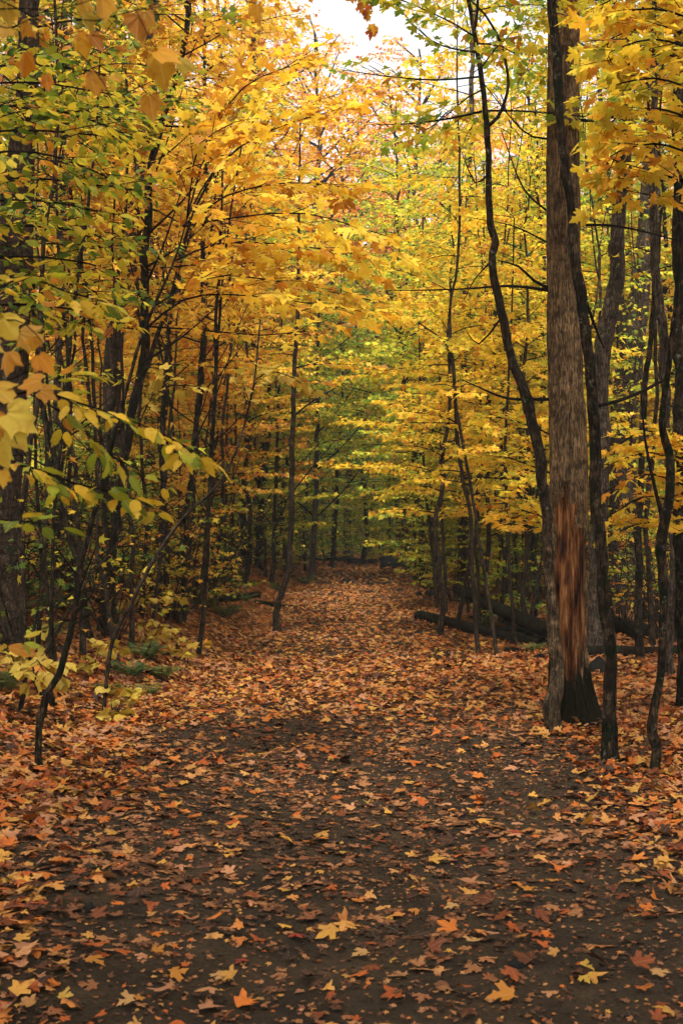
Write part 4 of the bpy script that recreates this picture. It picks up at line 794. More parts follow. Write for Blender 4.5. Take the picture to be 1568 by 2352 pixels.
ltree('thin dark sapling leaning right in front of the pale slim trunk', [(118, 1380, 9), (128, 1150, 8), (140, 1013, 8), (155, 863, 8), (165, 738, 8), (184, 613, 7), (200, 500, 7), (213, 380, 6), (225, 250, 5), (228, 150, 4)], 'olive', [dict(z0=3.6, z1=6, n=12, L=1.1, ls=.09, kind='ovate')], 6, 72, d=9.5)
ltree('short dark tree left of the lone slender sapling', [(590, 1308, 15), (592, 1250, 14), (596, 1190, 14), (602, 1088, 13), (612, 1013, 12), (620, 888, 9), (630, 700, 6), (640, 500, 3)], 'amber', [dict(z0=3, z1=8, n=22, L=1.5, ls=.1, dens=.7)], 8, 73)
ltree('slim dark tree directly left of the lone slender sapling', [(625, 1345, 10), (628, 1280, 10), (630, 1200, 9), (634, 1100, 8), (640, 900, 6), (650, 700, 3)], 'amber', [dict(z0=2.8, z1=6.5, n=16, L=1.2, ls=.1, dens=.6)], 6, 74)
ltree('brown trunk at the left edge of the far path', [(717, 1334, 16), (719, 1251, 14), (724, 1176, 13), (728, 1000, 10), (730, 800, 7), (735, 600, 3)], 'lime', [dict(z0=3.6, z1=9, n=24, L=1.7, ls=.1, dens=.7)], 4, 75, bark='bark_grey')
ltree('thin crooked sapling below the near green leaves at left', [(88, 1505, 10), (95, 1351, 10), (93, 1226, 9), (85, 1100, 8), (80, 900, 5), (90, 700, 3)], 'olive', [dict(z0=2.8, z1=5, n=10, L=1.0, ls=.09, kind='ovate')], 5, 76)
ltree('thin stem low at the left edge, half hidden by yellow leaves', [(45, 1640, 10), (60, 1560, 9), (75, 1470, 7), (90, 1380, 5), (110, 1300, 3)], 'pale', None, 3, 77,
      limbs=[dict(pts=[(62, 1560, 3, 0), (40, 1510, 3, -.1), (10, 1490, 2, -.2)], kind='broad', ls=.11, side=.6, dens=.8, drop=.6, tw=.08), dict(pts=[(70, 1500, 3, 0), (90, 1520, 3, -.3), (100, 1540, 2, -.4)], kind='broad', ls=.11, side=.7, drop=.6, tw=.06)])
ltree('dark trunk high in the picture left of the sky gap', [(600, 1290, 26), (598, 1000, 22), (594, 600, 17), (586, 300, 13), (582, 100, 11), (585, 0, 10), (590, -100, 7)], 'orange', [dict(z0=8, z1=17, n=26, L=2.2, ls=.12, dens=.6)], 5, 78, d=34)

# --- near branches that reach into the frame; their stems stand just outside it
T['hang'] = (T['broad'][0] * [.62, 1.0], T['broad'][1])
def near_leaves(mb, items, d, rng, kind, mat):
    for (px, py, s, an, dd) in items:
        a = R(an); s = s * (.76 if kind == 'broad' else .86); c = P(px, py, d + dd); L = s / F_ * (d + dd)
        D = unit(np.array([math.cos(a), rng.uniform(-.35, .35), math.sin(a)])); N = unit(np.array([rng.normal(0, .35), -1.0, rng.uniform(.2, .9)]))
        leaves(mb, kind, (c - D * L * .5)[None], D[None], N[None], L, rng, mat, .38, .9 if kind == 'hang' else .45)
def near_tree(label, d, stem, limbs, pal, seed, items=(), group=None, twigs=(), mats=None):
    rng = np.random.default_rng(seed); c = stem_pts(stem, d, step=.1); base = c[0, :3].copy(); base[2] = float(height(base[0], base[1]))
    c[0, 2] = base[2] - .1
    e = empty('sapling', base); tag(e, label, 'sapling', group)
    mb = trunk_mesh(c[:, :3], c[:, 3], 10, .06, seed, 1.4); rehome(mb, base); mb.build('trunk', [M['bark_dark']], e)
    cm = MB()
    for lb in limbs:
        f = stem_pts(lb['pts'], d, step=.07); tube(cm, f[:, :3], np.maximum(f[:, 3], .0012), 6, 0)
        spray(cm, None, None, 0, rng, pts=f[:, :3], r0=.003, kind=lb.get('kind', 'ovate'), ls=lb['ls'], dens=lb.get('dens', .85), tw=lb.get('tw', .07), bare=lb.get('bare', .25), side_len=lb.get('side', .25), drop=lb.get('drop', .25), tilt=lb.get('tilt', .4))
    for t in twigs:
        f = stem_pts(t, d, step=.07); tube(cm, f[:, :3], np.maximum(f[:, 3], .0012), 6, 0)
    for kind, mat, its in items: near_leaves(cm, its, d, rng, kind, mat)
    rehome(cm, base); cm.build('crown', [M['twig']] + [M[q] for q in (mats or [pal])], e)
near_tree('near sapling at left with long sprays of green and yellow pointed leaves', 3.5, [(-330, 2420, 26), (-310, 1700, 24), (-280, 1000, 20), (-260, 500, 12)],
  [dict(pts=[(-280, 1050, 8, 0), (-120, 960, 7, 0), (60, 900, 6, .05), (180, 925, 5, .1), (300, 965, 4, .15), (400, 1010, 3, .15), (440, 1040, 2, .1)], ls=.080, side=.15, dens=.95, tw=.045, bare=.42),
   dict(pts=[(-285, 1150, 8, 0), (-100, 1040, 7, .1), (60, 1070, 6, .1), (170, 1110, 5, .2), (260, 1130, 3.5, .25), (340, 1160, 2, .3)], ls=.078, side=.17, dens=.9, tw=.05, bare=.42),
   dict(pts=[(-285, 1250, 7, 0), (-100, 1200, 6, 0), (20, 1195, 5, 0), (120, 1205, 3, .05)], ls=.085, side=.12, dens=.6, tw=.06, bare=.5),
   dict(pts=[(-270, 900, 7, 0), (-60, 700, 6, .1), (60, 640, 5, .3), (150, 670, 3, .4), (230, 690, 2, .5)], ls=.08, side=.15, dens=.7, tw=.055, bare=.5),
   dict(pts=[(60, 900, 4, .05), (160, 960, 3, .2), (260, 1050, 3, .3), (390, 1110, 2, .3)], ls=.075, side=.14, dens=.7, tw=.06, bare=.2),
   dict(pts=[(-285, 1280, 7, 0), (-120, 1480, 6, 0), (-30, 1480, 4, 0), (30, 1470, 2, 0)], ls=.085, side=.2, dens=.6, tw=.07, bare=.6)], 'near_green', 81)
near_tree('near maple at left with big pale yellow leaves and tan leaves hanging top left', 2.7, [(-420, 2700, 34), (-400, 1700, 30), (-370, 900, 24), (-330, 200, 16), (-300, -300, 9)], [], 'near_pale', 82, mats=['near_pale', 'near_tan'],
  items=[('broad', 1, [(22, 755, 88, -60, 0), (70, 770, 90, -15, 0), (10, 830, 80, -95, .1), (70, 880, 84, -170, .1), (8, 905, 96, -35, -.1), (48, 965, 110, -25, 0), (30, 1010, 95, -60, 0), (12, 1045, 90, -95, .1), (-10, 980, 90, -60, 0), (110, 905, 60, -20, .2), (-15, 790, 80, -40, 0),
                       (316, 62, 84, -95, 0), (430, 145, 60, -20, .05), (18, 30, 70, -80, 0), (8, 70, 60, -95, .1)]),
         ('broad', 2, [(106, 835, 86, -50, 0), (75, 788, 50, -100, 0)]), ('hang', 1, [(330, 60, 90, -95, .02), (205, 60, 70, -70, .02)]), ('hang', 2, [(52, 150, 78, -100, 0), (109, 190, 58, -80, .05), (72, 58, 60, -60, 0), (190, 112, 72, -70, 0), (222, 100, 64, -55, 0), (238, 22, 88, -85, 0), (197, 15, 70, -70, .1), (372, 165, 108, -80, 0), (388, 130, 90, -30, -.05),
                       (350, 250, 86, -80, .05), (212, 185, 74, -75, 0), (262, 182, 50, 160, 0), (590, 30, 66, -90, 0), (228, 200, 60, -110, .1), (6, 1100, 60, -80, .1)])],
  twigs=[[(-330, 200, 10, 0), (-150, 60, 8, 0), (0, 20, 4, 0), (100, 22, 3, 0), (180, 10, 2.5, 0), (260, -20, 2, 0)], [(0, 60, 3.5, 0), (30, 63, 3, 0), (95, 30, 2.5, 0), (180, -10, 2, 0)], [(0, 0, 3.5, 0), (97, 50, 3.5, 0), (175, 115, 3, 0), (205, 148, 3, 0), (240, 194, 2.5, 0), (262, 240, 2, 0)],
         [(97, 50, 3, 0), (160, 40, 3, 0), (219, 48, 3, 0), (312, 22, 2.5, 0), (420, 8, 2, 0), (520, -30, 1.5, 0)], [(312, 22, 2, 0), (345, 90, 2, 0), (360, 115, 1.8, 0)], [(420, 8, 2, 0), (500, -10, 2, 0), (588, 8, 1.5, 0)], [(0, 0, 3, 0), (-60, -30, 3, 0), (-300, -100, 6, 0)], [(-330, 200, 8, 0), (-250, 40, 6, 0), (-60, -30, 4, 0)],
         [(-370, 900, 9, 0), (-150, 760, 6, 0), (0, 735, 4, 0), (60, 745, 3, 0), (110, 800, 2, 0)], [(-370, 950, 9, 0), (-150, 900, 6, 0), (0, 880, 4, 0), (70, 850, 2, 0)], [(-370, 1050, 9, 0), (-150, 980, 6, 0), (0, 960, 4, 0), (40, 1020, 2, 0)], [(175, 115, 2, 0), (200, 95, 2, 0), (222, 75, 1.5, 0)]])
F4L = [dict(pts=[(-300, y0 + 60, 8, 0), (-80, y0 + 10, 6, .1), (80, y0, 5, .2 + dz), (220, y0 + dy * .5, 4, .4 + dz), (x1, y0 + dy, 2, .6 + dz)], ls=.075, side=.32, dens=.75, tw=.10, bare=.3, drop=.35, tilt=.55)
       for y0, x1, dy, dz in [(190, 330, 40, 0), (245, 300, 70, .5), (300, 380, 20, .1), (350, 300, 90, -.4), (410, 360, 30, .3), (460, 250, 50, -.3), (520, 240, 40, .2), (270, 420, -40, .9), (150, 250, 30, .7), (590, 180, 40, 0), (640, 220, 60, .5), (700, 160, 50, -.3)]]
near_tree('leafy green sapling filling the upper left with small pointed leaves', 5.4, [(-350, 2000, 30), (-330, 1400, 27), (-310, 800, 22), (-300, 300, 14), (-290, 0, 7)], F4L, 'olive', 83)
F7L = [dict(pts=[(1700, y0 + 80, 8, 0), (1600, y0 + 30, 6, .1), (1500, y0, 5, .2 + dz), (1400, y0 + dy * .5, 3, .3 + dz), (x1, y0 + dy, 2, .4 + dz)], kind='maple', ls=.095, side=.4, dens=.85, tw=.11, bare=.2, drop=.3, tilt=.45)
       for y0, x1, dy, dz in [(20, 1395, 30, 0), (60, 1400, 60, .5), (120, 1430, 40, .1), (180, 1440, 40, -.2), (250, 1440, 60, .3), (330, 1480, 60, 0), (400, 1500, 50, .2), (-20, 1380, 40, .2), (-60, 1400, 20, .5), (90, 1400, 60, -.2)]]
near_tree('near maple sapling reaching into the top right corner with large yellow leaves', 6.2, [(1780, 1950, 34), (1760, 1300, 30), (1740, 700, 24), (1700, 100, 16), (1690, -300, 8)], F7L, 'yellow', 84)
F9L = [dict(pts=[(1640, y0 + 60, 7, 0), (1560, y0 + 20, 5, .1), (1480, y0, 4, .2 + dz), (x1, y0 + dy, 2, .3 + dz)], kind='maple', ls=.09, side=.4, dens=.9, tw=.12, bare=.15, drop=.3, tilt=.35)
       for y0, x1, dy, dz in [(990, 1420, 30, 0), (1040, 1390, 30, .3), (1090, 1385, 40, -.2), (1140, 1390, 50, .1), (1200, 1400, 30, .3), (1010, 1440, 30, .6)]]
near_tree('low maple sapling with bright yellow layers between the dark stems at right', 9.2, [(1650, 1720, 20), (1645, 1300, 17), (1640, 1000, 12), (1620, 700, 6)], F9L, 'yellow', 85)
near_tree('small-leaved sapling whose low golden tiers hang left of the thick trunk', 10.8, [(1306, 1640, 9), (1304, 1400, 8), (1300, 1200, 7), (1290, 1000, 5), (1280, 800, 3)],
  [dict(pts=[(1300, 1220, 5, 0), (1240, 1185, 4, 0), (1180, 1170, 3, .1), (1145, 1175, 2, .1)], kind='maple', ls=.10, side=.6, dens=.9, tw=.10, bare=.1, tilt=.3), dict(pts=[(1300, 1240, 5, 0), (1240, 1215, 4, 0), (1190, 1205, 3, -.2), (1155, 1205, 2, -.3)], kind='maple', ls=.10, side=.6, dens=.9, tw=.10, bare=.1, tilt=.3),
   dict(pts=[(1296, 1100, 5, 0), (1220, 1070, 4, 0), (1160, 1050, 3, .3), (1100, 1050, 2, .5)], kind='maple', ls=.09, side=.5, dens=.8, tw=.12, bare=.1, tilt=.3), dict(pts=[(1290, 1010, 5, 0), (1220, 980, 4, 0), (1150, 960, 3, .3), (1090, 960, 2, .5)], kind='maple', ls=.09, side=.5, dens=.8, tw=.12, bare=.1, tilt=.3)], 'yellow', 86)
# a sprig hanging into the sky gap from a tall tree outside the frame
near_tree('tall maple whose few leaves hang into the white sky gap at the top', 9.0, [(330, -2600, 4), (330, -2500, 6)][:0] or [(-500, 1700, 60), (-480, 800, 54), (-430, 0, 46), (-300, -900, 36)],
  [dict(pts=[(-420, -100, 14, 0), (100, -500, 12, 0), (500, -420, 9, 0), (760, -160, 5, 0), (820, -30, 3, 0), (838, 10, 2, 0)], kind='maple', ls=.10, side=.10, dens=.8, tw=.22, bare=.80, drop=.6)], 'orange', 87)

# --- low yellow seedlings on the left slope
def seedling(label, px, py, limbs, pal='pale', ls=.10, seed=1):
    rng = np.random.default_rng(seed); d = ground_hit(px, py); p = P(px, py, d); base = np.array([p[0], p[1], float(height(p[0], p[1]))])
    e = empty('maple_seedling', base); tag(e, label, 'seedling', 'low yellow seedlings on the left slope'); ms = MB(); cm = MB()
    for (x1, y1, dd) in limbs:
        a = P((px + x1) / 2 - 4, (py + y1) / 2, d + dd * .3); b = P(x1, y1, d + dd); f = curve([[*base], [*a], [*b]], .05); tube(ms, f, np.linspace(.005, .002, len(f)), 5)
        n = 8; an = rng.uniform(0, 6.3, n); D = np.stack([np.cos(an), np.sin(an), rng.uniform(-.9, -.1, n)], -1)
        off = np.stack([rng.uniform(-.12, .12, n), rng.uniform(-.12, .12, n), rng.uniform(-.03, .02, n)], -1)
        for o in off: tube(ms, [b, b + o * .5, b + o], [.002, .0015, .001], 4, cap=False)
        leaves(cm, 'broad', b + off, D, np.array([0, 0, 1.]) + rng.normal(0, .4, (n, 3)), ls * rng.uniform(.7, 1.2, n), rng, 0, .35, .35)
    rehome(ms, base); rehome(cm, base); ms.build('stem', [M['twig']], e); cm.build('foliage', [M[pal]], e)
for i, a in enumerate([('tiered pale yellow seedling just below the heavy dark trunk', 345, 1500, [(300, 1385, 0), (350, 1372, .1), (395, 1370, .2), (330, 1430, -.1), (385, 1440, 0), (400, 1465, .1), (350, 1460, -.1)]),
                       ('drooping yellow seedling near the foot of the far-leaning thin stem', 265, 1655, [(255, 1580, 0), (285, 1600, .1), (300, 1585, .1), (275, 1630, -.1)]),
                       ('ragged yellow seedling between the thin stems at left', 215, 1560, [(195, 1500, 0), (235, 1470, .1), (205, 1525, 0), (250, 1490, .2)]),
                       ('large pale seedling near the left edge beside the gnarled sapling', 100, 1610, [(75, 1525, 0), (100, 1545, .1), (65, 1480, 0), (50, 1500, .1)]),
                       ('small golden seedling high on the slope below the ferns', 90, 1480, [(60, 1460, 0), (75, 1440, .1), (100, 1450, 0)]),
                       ('small yellow seedling right of the tiered pale one', 430, 1535, [(410, 1490, 0), (445, 1480, .1), (425, 1500, 0)])]):
    seedling(*a, seed=90 + i)

# --- ferns and green ground plants
FERN = []
def make_fern():
    rng = np.random.default_rng(3); mb = MB()
    for i in range(8):
        az = i * .78 + rng.normal(0, .15); L = rng.uniform(.38, .6); p = np.array([0, 0, 0.0]); el = rng.uniform(1.1, 1.45); q = [p]
        for j in range(9): el -= .15; d = np.array([math.cos(az) * math.cos(el), math.sin(az) * math.cos(el), math.sin(el)]); q.append(q[-1] + d * L / 9)
        q = np.array(q); tube(mb, q, np.linspace(.003, .001, 10), 4, 0, cap=False)
        f = curve(q, .022); t = np.linspace(0, 1, len(f)); tg = unit(np.gradient(f, axis=0)); side = unit(np.cross(tg, [0, 0, 1]))
        for s in (-1, 1):
            D = side * s + tg * .35 + [0, 0, -.15]; N = np.cross(side, tg); sz = .15 * np.sin(PI * np.clip(t * .9 + .1, 0, 1)) ** .8 + .01
            leaves(mb, 'pinna', f, D, N, sz * .9, rng, 1, .2, .1)
    return mb
fm = make_fern()
for i, (px, py, s, lab) in enumerate([(15, 1330, 1.1, 'large dark fern at the left edge beneath the massive trunk'), (60, 1372, .9, 'dark fern below the massive rough trunk'), (130, 1400, .9, 'green fern above the small golden seedling'), (105, 1475, .8, 'fern beside the thin crooked sapling'),
      (335, 1520, .8, 'fern under the tiered pale seedling'), (300, 1560, .7, 'small dark fern under the tiered pale seedling'), (375, 1560, .6, 'lone small fern at the edge of the orange litter'), (520, 1420, .9, 'bluish green fern beside the short fallen branch'), (470, 1400, .8, 'fern on the slope left of the short fallen branch'),
      (560, 1385, .7, 'fern between the paired stems and the lone sapling'), (545, 1330, .9, 'bushy green fern on the bank before the short dark tree'), (10, 1590, .8, 'fern hugging the left edge of the picture'),
      (430, 1370, .9, 'fern on the leafy slope behind the straight sapling'), (1225, 1500, .5, 'tiny moss-green fern left of the thick trunk'), (20, 1430, 1.0, 'tall dark fern at the left edge, lowest of the cluster under the trunk'), (-5, 1280, 1.2, 'dark fern highest on the bank at the left edge'), (250, 1600, .5, 'small fern just right of the ragged seedling'), (480, 1350, 1.0, 'fern above the low dark log on the left bank'), (400, 1330, 1.0, 'fern near the dark rotten branch'), (300, 1330, .9, 'fern behind the heaviest dark trunk'), (640, 1360, .8, 'fern behind the bent foot of the lone sapling'), (1290, 1500, .6, 'fern behind the thick trunk'), (700, 1345, .9, 'fern at the left edge of the far path'), (1110, 1440, .7, 'fern beside the long fallen log'), (340, 1600, .45, 'tiny fern at the margin of the orange litter')]):
    d = ground_hit(px, py); p = P(px, py, d)
    if not FERN: o = fm.build('fern', [M['twig'], M['fern']]); FERN.append(o)
    else: o = FERN[0].copy(); COL.objects.link(o)
    o.location = (p[0], p[1], float(height(p[0], p[1])) - .01); o.rotation_euler = (0, 0, i * 1.3); o.scale = (s,) * 3; tag(o, lab, 'fern', 'ferns on the forest floor')

# --- logs, sticks and rocks
def log(name, label, a, b, wpx, wpx2, lift=(0, 0), seed=1, cat='log', mat='log', da=None, db=None, stubs=0):
    d1 = da or ground_hit(*a); d2 = db or ground_hit(*b); A = P(a[0], a[1], d1); B = P(b[0], b[1], d2); r1 = wpx / 2 / F_ * d1; r2 = wpx2 / 2 / F_ * d2
    if da is None: A[2] = float(height(A[0], A[1])) + r1 * .75 + lift[0]
    if db is None: B[2] = float(height(B[0], B[1])) + r2 * .75 + lift[1]
    m = (A + B) / 2 + [0, 0, -.02]; mb = MB(); f = curve([[*A, r1], [*((A + m) / 2 + [0, 0, r1 * .1]), r1], [*m, (r1 + r2) / 2], [*B, r2]], max(.02, r1 * .5))
    tube(mb, f[:, :3], f[:, 3], 16, 0, .10, seed); rg2 = np.random.default_rng(seed)
    for i in range(stubs):
        q = f[rg2.integers(2, len(f) - 2)]; dd = unit(rg2.normal(0, 1, 3) + [0, 0, 1]); tube(mb, [q[:3], q[:3] + dd * q[3] * 2.2], [q[3] * .25, q[3] * .12], 6)
    c = f[len(f) // 2, :3].copy(); rehome(mb, c); o = mb.build(name, [M[mat]]); o.location = c; tag(o, label, cat); return o
log('fallen_log', 'long dark log whose sawn end points at the path', (962, 1424), (1245, 1487), 25, 26, seed=1, stubs=2)
log('fallen_log', 'leaning log propped against the dark brown trunk, sloping down to the thick trunk', (1050, 1352), (1262, 1450), 26, 36, seed=2, da=20.5, db=15.5, stubs=3)
log('fallen_log', 'thick black log sloping down to the right behind the dark stems', (1340, 1416), (1580, 1478), 44, 46, seed=3, da=17.0, db=14.5, stubs=3)
log('fallen_log', 'black log lying flat on the ground beneath the thick sloping log', (1345, 1512), (1600, 1512), 34, 36, seed=4, stubs=2)
log('fallen_log', 'short black log behind the long log, left of the thick trunk', (1110, 1458), (1255, 1466), 26, 30, seed=5)
for q_, (a_, b_, w_, l_) in enumerate([((1080, 1425), (1180, 1395), 8, 'forked dead branch rising from the long log'), ((1200, 1475), (1130, 1400), 7, 'dead branch slanting left across the pile'), ((1385, 1470), (1500, 1400), 10, 'dead branch slanting up over the thick sloping log'), ((1420, 1530), (1560, 1490), 10, 'dark branch in front of the flat black log'), ((1160, 1500), (1250, 1500), 12, 'dark rotten branch in front of the pile, left of the thick trunk')]):
    log('fallen_branch', l_, a_, b_, w_, w_ * .5, lift=(.02, .02), seed=60 + q_, cat='branch', stubs=5)
log('fallen_log', 'stubby dark log end leaning on the black pile between the dark stems', (1290, 1470), (1420, 1440), 26, 18, seed=31, stubs=3)
log('fallen_branch', 'crooked dark branch lying over the long log', (1100, 1405), (1215, 1452), 8, 5, lift=(.15, .05), seed=32, cat='branch', stubs=4)
log('fallen_branch', 'dark branch under the leaning log, pointing at the thick trunk', (1150, 1430), (1250, 1470), 12, 8, seed=33, cat='branch', stubs=3)
log('fallen_branch', 'thin broken branch sticking up from the flat black log', (1430, 1500), (1490, 1440), 7, 3, da=15.0, db=15.2, seed=34, cat='branch')
log('fallen_log', 'dark mossy log far right behind the pile', (1480, 1430), (1600, 1420), 22, 20, seed=35, stubs=2)
log('fallen_log', 'far dark log lying across the left side of the path end', (728, 1290), (862, 1296), 17, 14, seed=6)
log('fallen_log', 'low dark log on the left bank behind the ferns', (500, 1385), (592, 1372), 20, 16, seed=7)
log('fallen_branch', 'thin dark branch on the ground left of the lone slender sapling', (585, 1385), (700, 1398), 9, 6, seed=8, cat='branch')
log('fallen_branch', 'dark rotten branch on the left slope behind the leaning pair', (380, 1300), (470, 1305), 14, 10, seed=9, cat='branch')
log('fallen_branch', 'dark branch sloping down the bank at far left', (110, 1380), (200, 1425), 12, 8, seed=10, cat='branch')
log('fallen_branch', 'grey thin log far behind the black logs at right', (1460, 1405), (1590, 1440), 14, 14, seed=11, cat='branch')
for i, (a, b, w, lab) in enumerate([((772, 1425), (818, 1424), 7, 'short black stick lying in the middle of the path'), ((1400, 1650), (1560, 1640), 6, 'thin black stick beside the straight mossy stem'), ((1440, 1668), (1520, 1660), 7, 'thin stick touching the crooked sapling'),
      ((1200, 1588), (1225, 1592), 7, 'tiny dark stick left of the thick trunk'), ((1420, 1560), (1480, 1575), 8, 'rotten dark stick behind the mossy stem'), ((660, 1952), (735, 1960), 5, 'thin black twig lying on the bare earth of the path'), ((300, 1500), (210, 1498), 7, 'dark stick across the feet of the leaning pair'),
      ((1050, 1520), (960, 1500), 4, 'fine twig in the orange litter right of the path')]):
    log('stick', lab, a, b, w, w * .5, seed=20 + i, cat='stick', mat='bark_dark')
def rock(label, px, py, wpx, hpx, seed, moss=False, dark=True):
    d = ground_hit(px, py); w = wpx / 2 / F_ * d; h = hpx / F_ * d; p = P(px, py, d); z = float(height(p[0], p[1])); rng = np.random.default_rng(seed)
    n, m = 26, 14; u = np.arange(n) / n * 2 * PI; v = np.linspace(-PI / 2, PI / 2, m); U, Vv = np.meshgrid(u, v)
    dr = np.stack([np.cos(U) * np.cos(Vv), np.sin(U) * np.cos(Vv), np.sin(Vv)], -1)
    k = unit(rng.normal(0, 1, (14, 3))); off = rng.uniform(.62, .95, 14); sup = np.min(off / np.clip(dr @ k.T, .05, 1), -1).clip(.5, 1.1)
    V = dr * sup[..., None] * [w, w * rng.uniform(.7, 1), h]
    i = np.arange(m - 1)[:, None] * n; j = np.arange(n)[None, :]; kk = (j + 1) % n; f = np.stack([i + j, i + kk, i + n + kk, i + n + j], -1).reshape(-1, 4)
    mb = MB(); mb.add(V.reshape(-1, 3), f); o = mb.build('rock', [M['rock']], smooth=False); o.location = (p[0], p[1], z + h * .05); o.rotation_euler = (0, 0, rng.uniform(0, 6)); tag(o, label, 'rock', 'rocks along the path')
for i, a in enumerate([('large black boulder right of the far path end', 897, 1308, 74, 34), ('dark block of rock left of the large boulder at the path end', 815, 1296, 40, 16), ('small black rock standing up on the far path', 795, 1338, 26, 14), ('flat rock in the middle of the far path', 848, 1342, 20, 7), ('flat rock right of the middle one on the far path', 886, 1342, 18, 7),
    ('low wide rock on the right half of the far path', 918, 1360, 30, 9), ('flat stone nearest the viewer on the far path', 850, 1362, 24, 6), ('dark rock beside the slim trunk at the path edge', 960, 1370, 22, 12), ('mossy rock right of the slim trunk at the path edge', 986, 1368, 24, 12), ('pebble-sized rock between path and boulder', 908, 1322, 16, 6),
    ('small rock at the left side of the far path', 772, 1348, 18, 6), ('mossy dark rock behind the foot of the thick trunk', 1375, 1546, 50, 34), ('mossy low rock left of the thick trunk', 1235, 1515, 36, 16), ('dark rock on the bank behind the lone sapling', 530, 1345, 50, 24), ('half buried dark stone on the left slope', 140, 1492, 34, 12),
    ('dark rock beneath the long log', 1180, 1476, 44, 18), ('small dark lump of earth-covered stone on the near path', 1185, 2222, 50, 14), ('rounded stone in the lower left foreground', 205, 2090, 50, 12), ('dark stone at the foot of the black logs', 1010, 1436, 18, 6)]):
    rock(*a, seed=50 + i)

# --- single fallen leaves that stand out on the near path
ONE = {'red': leaf_mat('red_leaf', [(.20, .012, .008), (.26, .02, .01)], trans=.1, vein=.1, spot=.3), 'yellow': leaf_mat('single_yellow_leaf', [(.42, .24, .02), (.46, .28, .04)], trans=.1, vein=.15, spot=.3),
       'tan': leaf_mat('single_tan_leaf', [(.44, .24, .08), (.40, .21, .07)], trans=.1, vein=.2, spot=.35), 'orange': leaf_mat('single_orange_leaf', [(.42, .12, .01), (.40, .15, .015)], trans=.1, vein=.1, spot=.3), 'green': leaf_mat('single_green_leaf', [(.06, .08, .02), (.08, .10, .03)], trans=.1)}
for i, (px, py, s, c, lab) in enumerate([(1177, 1928, .11, 'red', 'dark red maple leaf on the right half of the path'), (1102, 1962, .085, 'red', 'crimson maple leaf just left of the larger dark red one'), (845, 1857, .08, 'yellow', 'small upright yellow leaf alone on the bare path'),
      (1090, 2172, .12, 'tan', 'pale pointed maple leaf right of centre near the bottom'), (810, 2210, .12, 'tan', 'pale maple leaf low in the middle of the path'), (500, 2270, .16, 'tan', 'largest ragged pale leaf in the lower left foreground'), (428, 2250, .12, 'orange', 'pointed orange maple leaf beside the largest ragged pale leaf'), (940, 2108, .10, 'orange', 'bright orange maple leaf right of the path centre'),
      (1265, 2042, .11, 'orange', 'wide orange leaf on the right half of the path'), (1210, 2050, .10, 'orange', 'orange leaf touching the wide orange leaf on the left'), (1125, 2310, .17, 'orange', 'big flat orange brown leaf at the bottom right of centre'), (375, 2195, .10, 'orange', 'orange leaf at the lower left'), (270, 2320, .11, 'tan', 'broad tan leaf at the bottom edge, left'),
      (545, 2228, .09, 'red', 'red curled leaf above the largest ragged pale leaf'), (235, 2230, .14, 'orange', 'rust orange maple leaf at lower left'), (1350, 2270, .08, 'yellow', 'small yellow leaf at lower right'), (1535, 2250, .12, 'tan', 'pale leaf at the bottom right edge'), (1360, 2242, .09, 'yellow', 'yellow leaf right of centre near the bottom'), (165, 2315, .10, 'yellow', 'golden oval leaf in the bottom left corner'),
      (1225, 1893, .12, 'green', 'dull green leaf lying on the path'), (690, 2170, .12, 'red', 'dark red leaf in the middle of the lower path'), (785, 1975, .08, 'yellow', 'yellow leaf in the centre of the path'), (1030, 2085, .11, 'tan', 'pale tan leaf right of the path centre'), (320, 2305, .07, 'orange', 'small upright orange leaf at the bottom left')]):
    rng = np.random.default_rng(300 + i); d = ground_hit(px, py); p = P(px, py, d); mb = MB(); an = rng.uniform(0, 6.3); D = np.array([[math.cos(an), math.sin(an), rng.normal(.05, .1)]])
    leaves(mb, 'maple', -D * s * .5, D, np.array([[rng.normal(0, .1), rng.normal(-.1, .1), 1.]]), s * .60, rng, 0, .3, .25)
    o = mb.build('fallen_leaf', [ONE[c]], smooth=False); o.location = (p[0], p[1], float(height(p[0], p[1])) + .03); tag(o, lab, 'leaf', 'fallen leaves that stand out on the near path')

litter()
def haze():
    bm_ = MB(); c = np.array([(x, y, z) for z in (-2.5, 30) for y in (-24, 110) for x in (-60, 60)], float)
    bm_.add(c, [(0, 2, 3, 1), (4, 5, 7, 6), (0, 1, 5, 4), (2, 6, 7, 3), (0, 4, 6, 2), (1, 3, 7, 5)])
    m, nt = newmat('thin_haze'); v = nd(nt, 'ShaderNodeVolumePrincipled', i_Density=HAZE); v.inputs['Color'].default_value = (.94, .93, .86, 1); v.inputs['Anisotropy'].default_value = .2
    o = nd(nt, 'ShaderNodeOutputMaterial'); nt.links.new(v.outputs[0], o.inputs['Volume'])
    ob = bm_.build('haze', [m], smooth=False); tag(ob, 'thin pale haze hanging between the far trees', 'haze', kind='stuff')
HAZE = .0010
haze()

